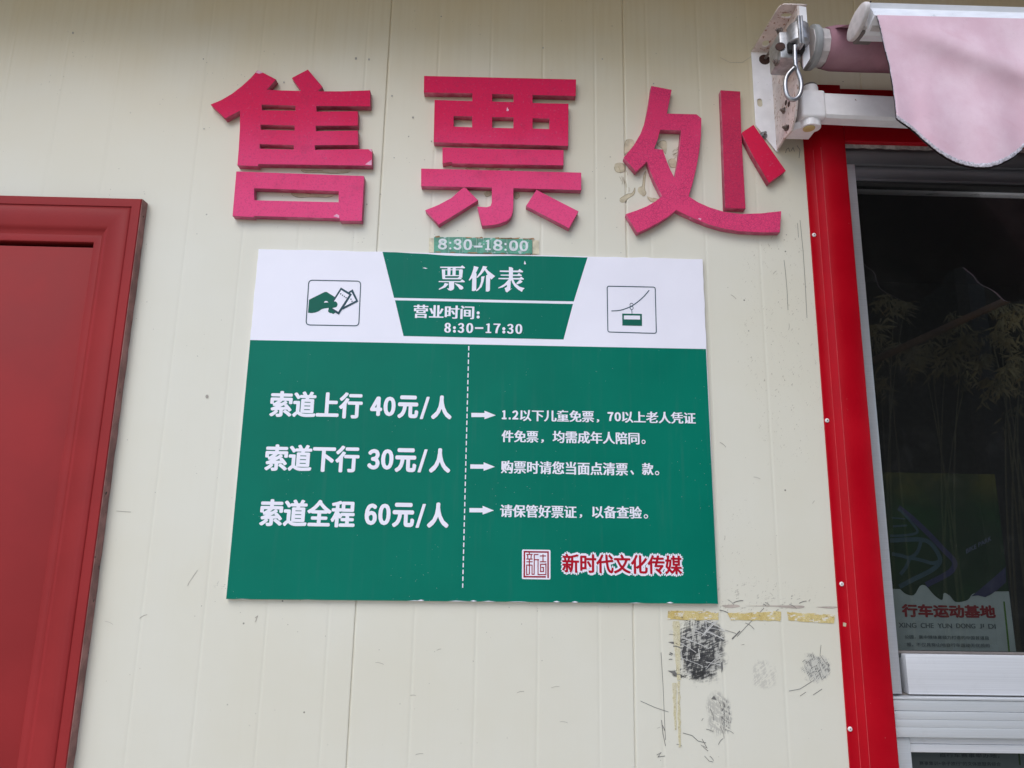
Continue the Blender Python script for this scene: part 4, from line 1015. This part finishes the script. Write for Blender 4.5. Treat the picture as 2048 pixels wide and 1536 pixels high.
q = P(*c4([(930, 100)])[0], FDP); mb = MB(); mb.box((q.x-.004, -FDP-.02, q.z-.02), (xb0+.01, -FDP+.02, q.z+.02)); mb.build('bar_core', M_black, aw)
mb = MB(); q = P(*c4([(880, 255)])[0], FDP-.02); mb.box((q.x-.012, -FDP+.0, q.z-.008), (q.x+.03, -FDP+.045, q.z+.014), .004); mb.build('arm_elbow', M_gasket, aw)
# canvas going from the roll to the bar
mb = MB(); n = 12; xa = x2+.008
for i in range(n):
    t0, t1 = i/n, (i+1)/n
    f = lambda t: (-(RD+(FDP-.02-RD)*t), ax.z+rad*1.01 + (yb1+.016-(ax.z+rad*1.01))*t - .006*math.sin(math.pi*t))
    (ya, za), (yb_, zb_) = f(t0), f(t1); mb.quad((xa, ya, za), (XR, ya, za), (XR, yb_, zb_), (xa, yb_, zb_))
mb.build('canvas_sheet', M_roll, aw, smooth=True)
# scalloped valance
VD = bd+.003
left = catmull(c4([(988, 108), (1010, 180), (1030, 270), (1048, 350), (1075, 440), (1092, 540), (1108, 640), (1120, 740), (1128, 840)]), 6)
one = [(1128, 840), (1150, 870), (1205, 905), (1280, 955), (1360, 1030), (1430, 1090), (1520, 1150), (1620, 1188), (1740, 1205), (1840, 1190), (1940, 1145), (2020, 1085), (2100, 990), (2160, 900)]
scal = list(one)
for k in range(1, 7): scal += [(x+1102*k, y+24*k) for x, y in ([(1128, 862), (1175, 905)] + one[3:])]
USC = (len(scal)-1)/15
bott = catmull(c4(scal), 5)
def lerp_path(path, t):
    f = t*(len(path)-1); i = min(int(f), len(path)-2); k = f-i
    return (path[i][0]+(path[i+1][0]-path[i][0])*k, path[i][1]+(path[i+1][1]-path[i][1])*k)
NU, NV = 460, 40
TL = c4([(988, 108)])[0]; KX = (bott[-1][0]-TL[0])/(bott[-1][0]-bott[0][0])
fold_a, fold_b = Vector(c4([(1010, 110)])[0]), Vector(c4([(2050, 520)])[0])
fdir = (fold_b-fold_a).normalized(); fn = Vector((-fdir.y, fdir.x))
rv = random.Random(4)
def vpt(u, v, extra=0):
    b = lerp_path(bott, u); l = lerp_path(left, v); tx = TL[0]+(b[0]-bott[0][0])*KX; t = (tx, TL[1]+(tx-TL[0])*.0245); u = u*USC
    x = (t[0]+(b[0]-t[0])*v); y = t[1]+(b[1]-t[1])*v
    wgt = max(0, 1-u)**6
    x = x*(1-wgt)+l[0]*wgt + 0; y = y*(1-wgt)+l[1]*wgt
    q = Vector((x, y))-fold_a; s = q.dot(fdir); h = q.dot(fn)
    amp = .010*min(1, max(0, s)/120)*max(0, min(1, (900-s)/400))
    d = VD + amp*math.exp(-((h)/26)**2) - amp*.75*math.exp(-((h-62)/46)**2) + .010*v*v*math.sin(u*5.2+.6) + .004*math.sin(u*23)*v
    d += .006*math.exp(-((x-1795)/30)**2)*v
    return P(x, y, d+extra)
mb = MB(); gv = [[mb.bm.verts.new(vpt(i/NU, j/NV)) for j in range(NV+1)] for i in range(NU+1)]
for i in range(NU):
    for j in range(NV): mb.bm.faces.new((gv[i][j], gv[i+1][j], gv[i+1][j+1], gv[i][j+1]))
val = mb.build('valance', M_val, aw, smooth=True)
mb = MB(); gl_ = [[mb.bm.verts.new(vpt(i/NU, j/20*1.014) + Vector((0, .0042, 0))) for j in range(21)] for i in range(0, NU+1, 2)]
for i in range(len(gl_)-1):
    for j in range(20): mb.bm.faces.new((gl_[i][j], gl_[i+1][j], gl_[i+1][j+1], gl_[i][j+1]))
mb.build('added_backing', simple('dark_mauve_backing', (.050, .036, .038), .9, var=.2, scale=12, spec=.1), val, smooth=True)  # sheet added behind the valance to keep its mirror image dark
# frayed binding along its edge
mb = MB(); rows = []
edge_uv = [(0, j/NV) for j in range(1, NV+1)] + [(i/NU/2.0, 1) for i in range(1, NU*2+1)]
for k, (u, v) in enumerate(edge_uv):
    wv = .0075+rv.uniform(-.0012, .0012)
    p = vpt(u, v, .0022)
    p2 = vpt(min(1, u+.012/USC), v, .0026) if u == 0 and v < .97 else vpt(u, v-.03, .0026)
    din = (p2-p); din = din.normalized()*wv if din.length > 1e-6 else Vector((0, 0, wv))
    jit = Vector((rv.uniform(-.0006, .0006), 0, rv.uniform(-.0010, .0006)))
    rows.append((p+Vector((0, .0015, 0))-din*.12+jit, p-din*.15+jit, p+din*.5+Vector((0, -.0012, 0)), p+din+jit))
for a_, b_ in zip(rows, rows[1:]):
    for k in range(3): mb.quad(a_[k], b_[k], b_[k+1], a_[k+1])
mb.build('edge_binding', M_hem, val, smooth=True)

# ---- poster behind the glass
PD = -.075
pos = empty('poster', P(1900, 1320, PD), 'bike park poster with a green map and red lettering behind the dark window glass', 'poster')
xR0 = [(1989.6, 947), (2016, 1183), (2046, 1460)]
x_r = P(2003, 1060, PD).x; x_l = x_r-.42; z_top = P(1900, 947, PD).z; z_pic = P(1900, 1183, PD).z
mb = MB(); mb.box((x_l, -PD+.0005, 1.0), (x_r, -PD+.002, z_top)); mb.build('sheet', simple('poster_paper', (.54, .56, .52), .5, var=.05), pos)
g = G('poster_landscape_print'); n = g.noise(14, 5, .65); zc = g.z()
c = g.mix(g.ramp(n, .3, .7), (.004, .030, .006), (.014, .075, .014))  # print tones lowered, the shade on the picture put into its colour
c = g.mix(g.ramp(zc, z_pic+.20, z_pic+.31), c, (.12, .10, .015))
c = g.mix(g.math('MULTIPLY', g.ramp(g.noise(7, 3), .42, .62), .75), c, (.012, .03, .012)); g.set(color=c, rough=.4)
fl = Flat(PD); fl.poly([(x_l, z_top), (x_r, z_top), (x_r, z_pic+.003)] + xz(catmull([(1990, 1183), (1975, 1192), (1960, 1186), (1945, 1188), (1935, 1200), (1912, 1204), (1900, 1192), (1888, 1186), (1884, 1200), (1868, 1190), (1852, 1172), (1840, 1172), (1828, 1190), (1812, 1188), (1800, 1178)], 4), PD) + [(x_l, z_pic+.004)])
fl.build('picture', g.mat, pos)
K9 = ((1780, 930), 5.295); fl = Flat(PD+.0003)
for q, wd in (([(0, 800), (180, 790), (330, 790), (430, 830), (520, 960), (520, 1040), (430, 1120), (250, 1210), (100, 1290)], 9), ([(330, 800), (290, 920), (210, 980), (120, 960), (20, 940)], 7), ([(210, 980), (340, 1010), (450, 1040), (520, 1020)], 7), ([(210, 980), (170, 1080), (110, 1160)], 7), ([(0, 750), (150, 745), (290, 710), (220, 600), (90, 460)], 5), ([(30, 650), (180, 640)], 4), ([(20, 560), (160, 570)], 3)):
    fl.pband(catmull(crop(*K9, q), 5), wd)
fl.build('map_path', simple('pale_blue_print', (.055, .10, .12), .4), pos)
fl = Flat(PD+.0003); fl.pband(catmull(crop(*K9, [(90, 450), (230, 560), (420, 740), (560, 890), (680, 1020), (660, 1110), (560, 1180), (380, 1270)]), 5), 11)
fl.px(crop(*K9, [(860, 1390), (960, 1310), (1090, 1200), (1225, 1080), (1230, 1240), (1130, 1330), (1010, 1400), (930, 1380)]))
fl.build('map_road', simple('violet_print', (.05, .048, .115), .4), pos)
fl = Flat(PD+.0003); q = [(1933, 1112), (1985, 1080)]
fl.text('BIKE PARK', 1932, 1986, 1099, 1108, .3)
pk = fl.build('map_lettering', simple('pale_violet_print', (.13, .14, .22), .4), pos)
pv = P(1932, 1104, PD)
for v in pk.data.vertices: v.co.z += (v.co.x-pv.x)*.50
fl = Flat(PD+.0003); fl.text('行车运动基地', 1803.5, 1991, 1209, 1235.5, 1.5, 1.1); fl.build('name_lettering', simple('poster_red_print', (.34, .016, .02), .5), pos)
fl = Flat(PD+.0003)
for s, a, b, c_, d in (('XING', 1797, 1833, 1245.5, 1255.5), ('CHE', 1841, 1867.5, 1246, 1256), ('YUN', 1875, 1904, 1247, 1256.3), ('DONG', 1912, 1950.5, 1247, 1256.6), ('JI', 1958.5, 1968, 1247.6, 1257), ('DI', 1976, 1991, 1248, 1257.3)): fl.text(s, a, b, c_, d, .45, .1)
fl.text('公园，集中精体育倾力打造的中国首道目', 1809, 1976.5, 1271, 1278.5, .12); fl.text('感，不仅具有山地自行车运动无优质的', 1813, 1979, 1286, 1294, .12)
fl.text('自行车赛事举办地，', 1880, 1998, 1507, 1515, .12); fl.text('赛事集训+亲子旅行”的文体旅服务综合', 1838, 2001, 1523, 1531, .12)
fl.build('small_lettering', simple('poster_dark_print', (.15, .17, .17), .5), pos)
fl = Flat(PD+.0003); fl.pband([(2008, 1203), (2013, 1250), (2018, 1300), (2040, 1530)], 3.6); fl.build('green_rule', simple('poster_green_print', (.10, .22, .02), .5), pos)

# ---- what the glass reflects: a shelter and bamboo across the yard
sh = empty('timber_shelter', (4.2, -8.5, 0), 'dark timber shelter across the yard, seen only as a reflection in the window', 'shelter')
M_dk = simple('dark_stained_timber', (.035, .03, .026), .8, var=.3, scale=4)
M_rf = simple('dark_roof_sheet', (.06, .055, .05), .7, var=.15, scale=3)
mb = MB(); mb.box((.6, -10.6, 0), (14.2, -10.4, 4.7)); mb.build('back_wall', M_dk, sh)
mb = MB()
for k in range(26): mb.quad(*[(.6+.52*(k+a), y, z) for a, y, z in ((0, -10.6, 4.6), (.92, -10.6, 4.6), (.92, -5.4, 6.6), (0, -5.4, 6.6))])
mb.quad((.6, -10.6, 4.68), (14.2, -10.6, 4.68), (14.2, -5.4, 6.68), (.6, -5.4, 6.68)); mb.build('roof', M_rf, sh)
for x in (1.2, 5.2, 9.2, 13.2):
    mb = MB(); mb.box((x-.09, -5.7, 0), (x+.09, -5.5, 6.45)); mb.build('post', M_dk, sh)
M_leaf = simple('dry_bamboo_leaf', (.34, .25, .10), .6, var=.5, scale=2, bump=0)
M_culm = simple('bamboo_culm', (.22, .18, .08), .5, var=.3, scale=3)
rb_ = random.Random(12)
def V(px, py, depth):                                              # where a thing seen at this pixel of the pane really stands, mirrored in the glass
    p = P(px, py, -depth); return Vector((p.x, -p.y + .06, p.z))
def leaf_spray(mb, c, n, spread, droop):
    """a twig that arches over, leaves hanging from it in fans"""
    d = Vector((rb_.uniform(-1, 1), rb_.uniform(-.5, .5), rb_.uniform(.1, .6))).normalized()*spread
    tw = [c + d*t - Vector((0, 0, droop*spread*t*t)) for t in (0, .2, .4, .6, .8, 1)]
    for p in tw[1:]:
        for k in range(n):
            v = Vector((rb_.gauss(0, .55), rb_.gauss(0, .4), rb_.uniform(-1.1, -.1))).normalized(); L_ = rb_.uniform(.06, .15)
            q = p + Vector((rb_.gauss(0, .02), rb_.gauss(0, .02), rb_.gauss(0, .02)))
            w_ = Vector((v.z, 0, -v.x)).normalized()*L_*rb_.uniform(.06, .10)
            mb.quad(q, q+v*L_*.35+w_, q+v*L_, q+v*L_*.35-w_)
    return tw
plants = ((1768, 4.3, [(1790, 600, 3), (1775, 690, 5), (1762, 775, 4), (1810, 612, 3)], 'dry bamboo reflected at the left of the window glass, its top arching over'),
          (1880, 4.6, [(1862, 715, 6), (1842, 700, 3), (1890, 735, 3), (1935, 640, 4), (1950, 700, 3)], 'brown bamboo reflected in the middle of the window glass'),
          (2030, 4.4, [(2000, 640, 6), (2020, 690, 8), (2040, 720, 7), (2012, 760, 5), (1990, 700, 4), (2060, 650, 6)], 'leafy bamboo reflected at the right edge of the window glass'))
for bpx, dep, clumps, lab in plants:
    b0 = V(bpx, 1000, dep); b0.z = 0
    bo = empty('bamboo_plant', b0, lab, 'bamboo', 'bamboo reflected in the glass')
    mc, ml = MB(), MB()
    for (cx, cy, n) in clumps:
        tip = V(cx, cy, dep); r0 = b0 + Vector((rb_.uniform(-.12, .12), rb_.uniform(-.12, .12), 0))
        ps = [Vector((r0.x+(tip.x-r0.x)*t**2.6, r0.y+(tip.y-r0.y)*t**2.6, tip.z*t)) for t in [i/12 for i in range(13)]]
        mc.tube(ps, [.013*(1-.8*i/12) for i in range(13)], 7)
        for k in range(n):
            tw = leaf_spray(ml, tip + Vector((rb_.gauss(0, .10), rb_.gauss(0, .1), rb_.gauss(0, .10))), 5, rb_.uniform(.15, .38), rb_.uniform(.6, 1.3))
            mc.tube(tw, .0025, 5)
    mc.build('culm', M_culm, bo); ml.build('foliage', M_leaf, bo, merge=0)
pa, pb = V(1745, 722, 4.0), V(2120, 552, 4.0)
pl = empty('leaning_pole', pa, 'brown pole leaning across the bamboo, reflected in the window glass', 'pole')
dv = (pa-pb); foot = pa + dv*(pa.z/-dv.z)*1.0
mb = MB(); ts = [i/10 for i in range(11)]
mb.tube([foot+(pb-foot)*t for t in ts], .030, 10); mb.build('shaft', simple('brown_wood_pole', (.20, .09, .035), .6, var=.3, scale=6), pl)
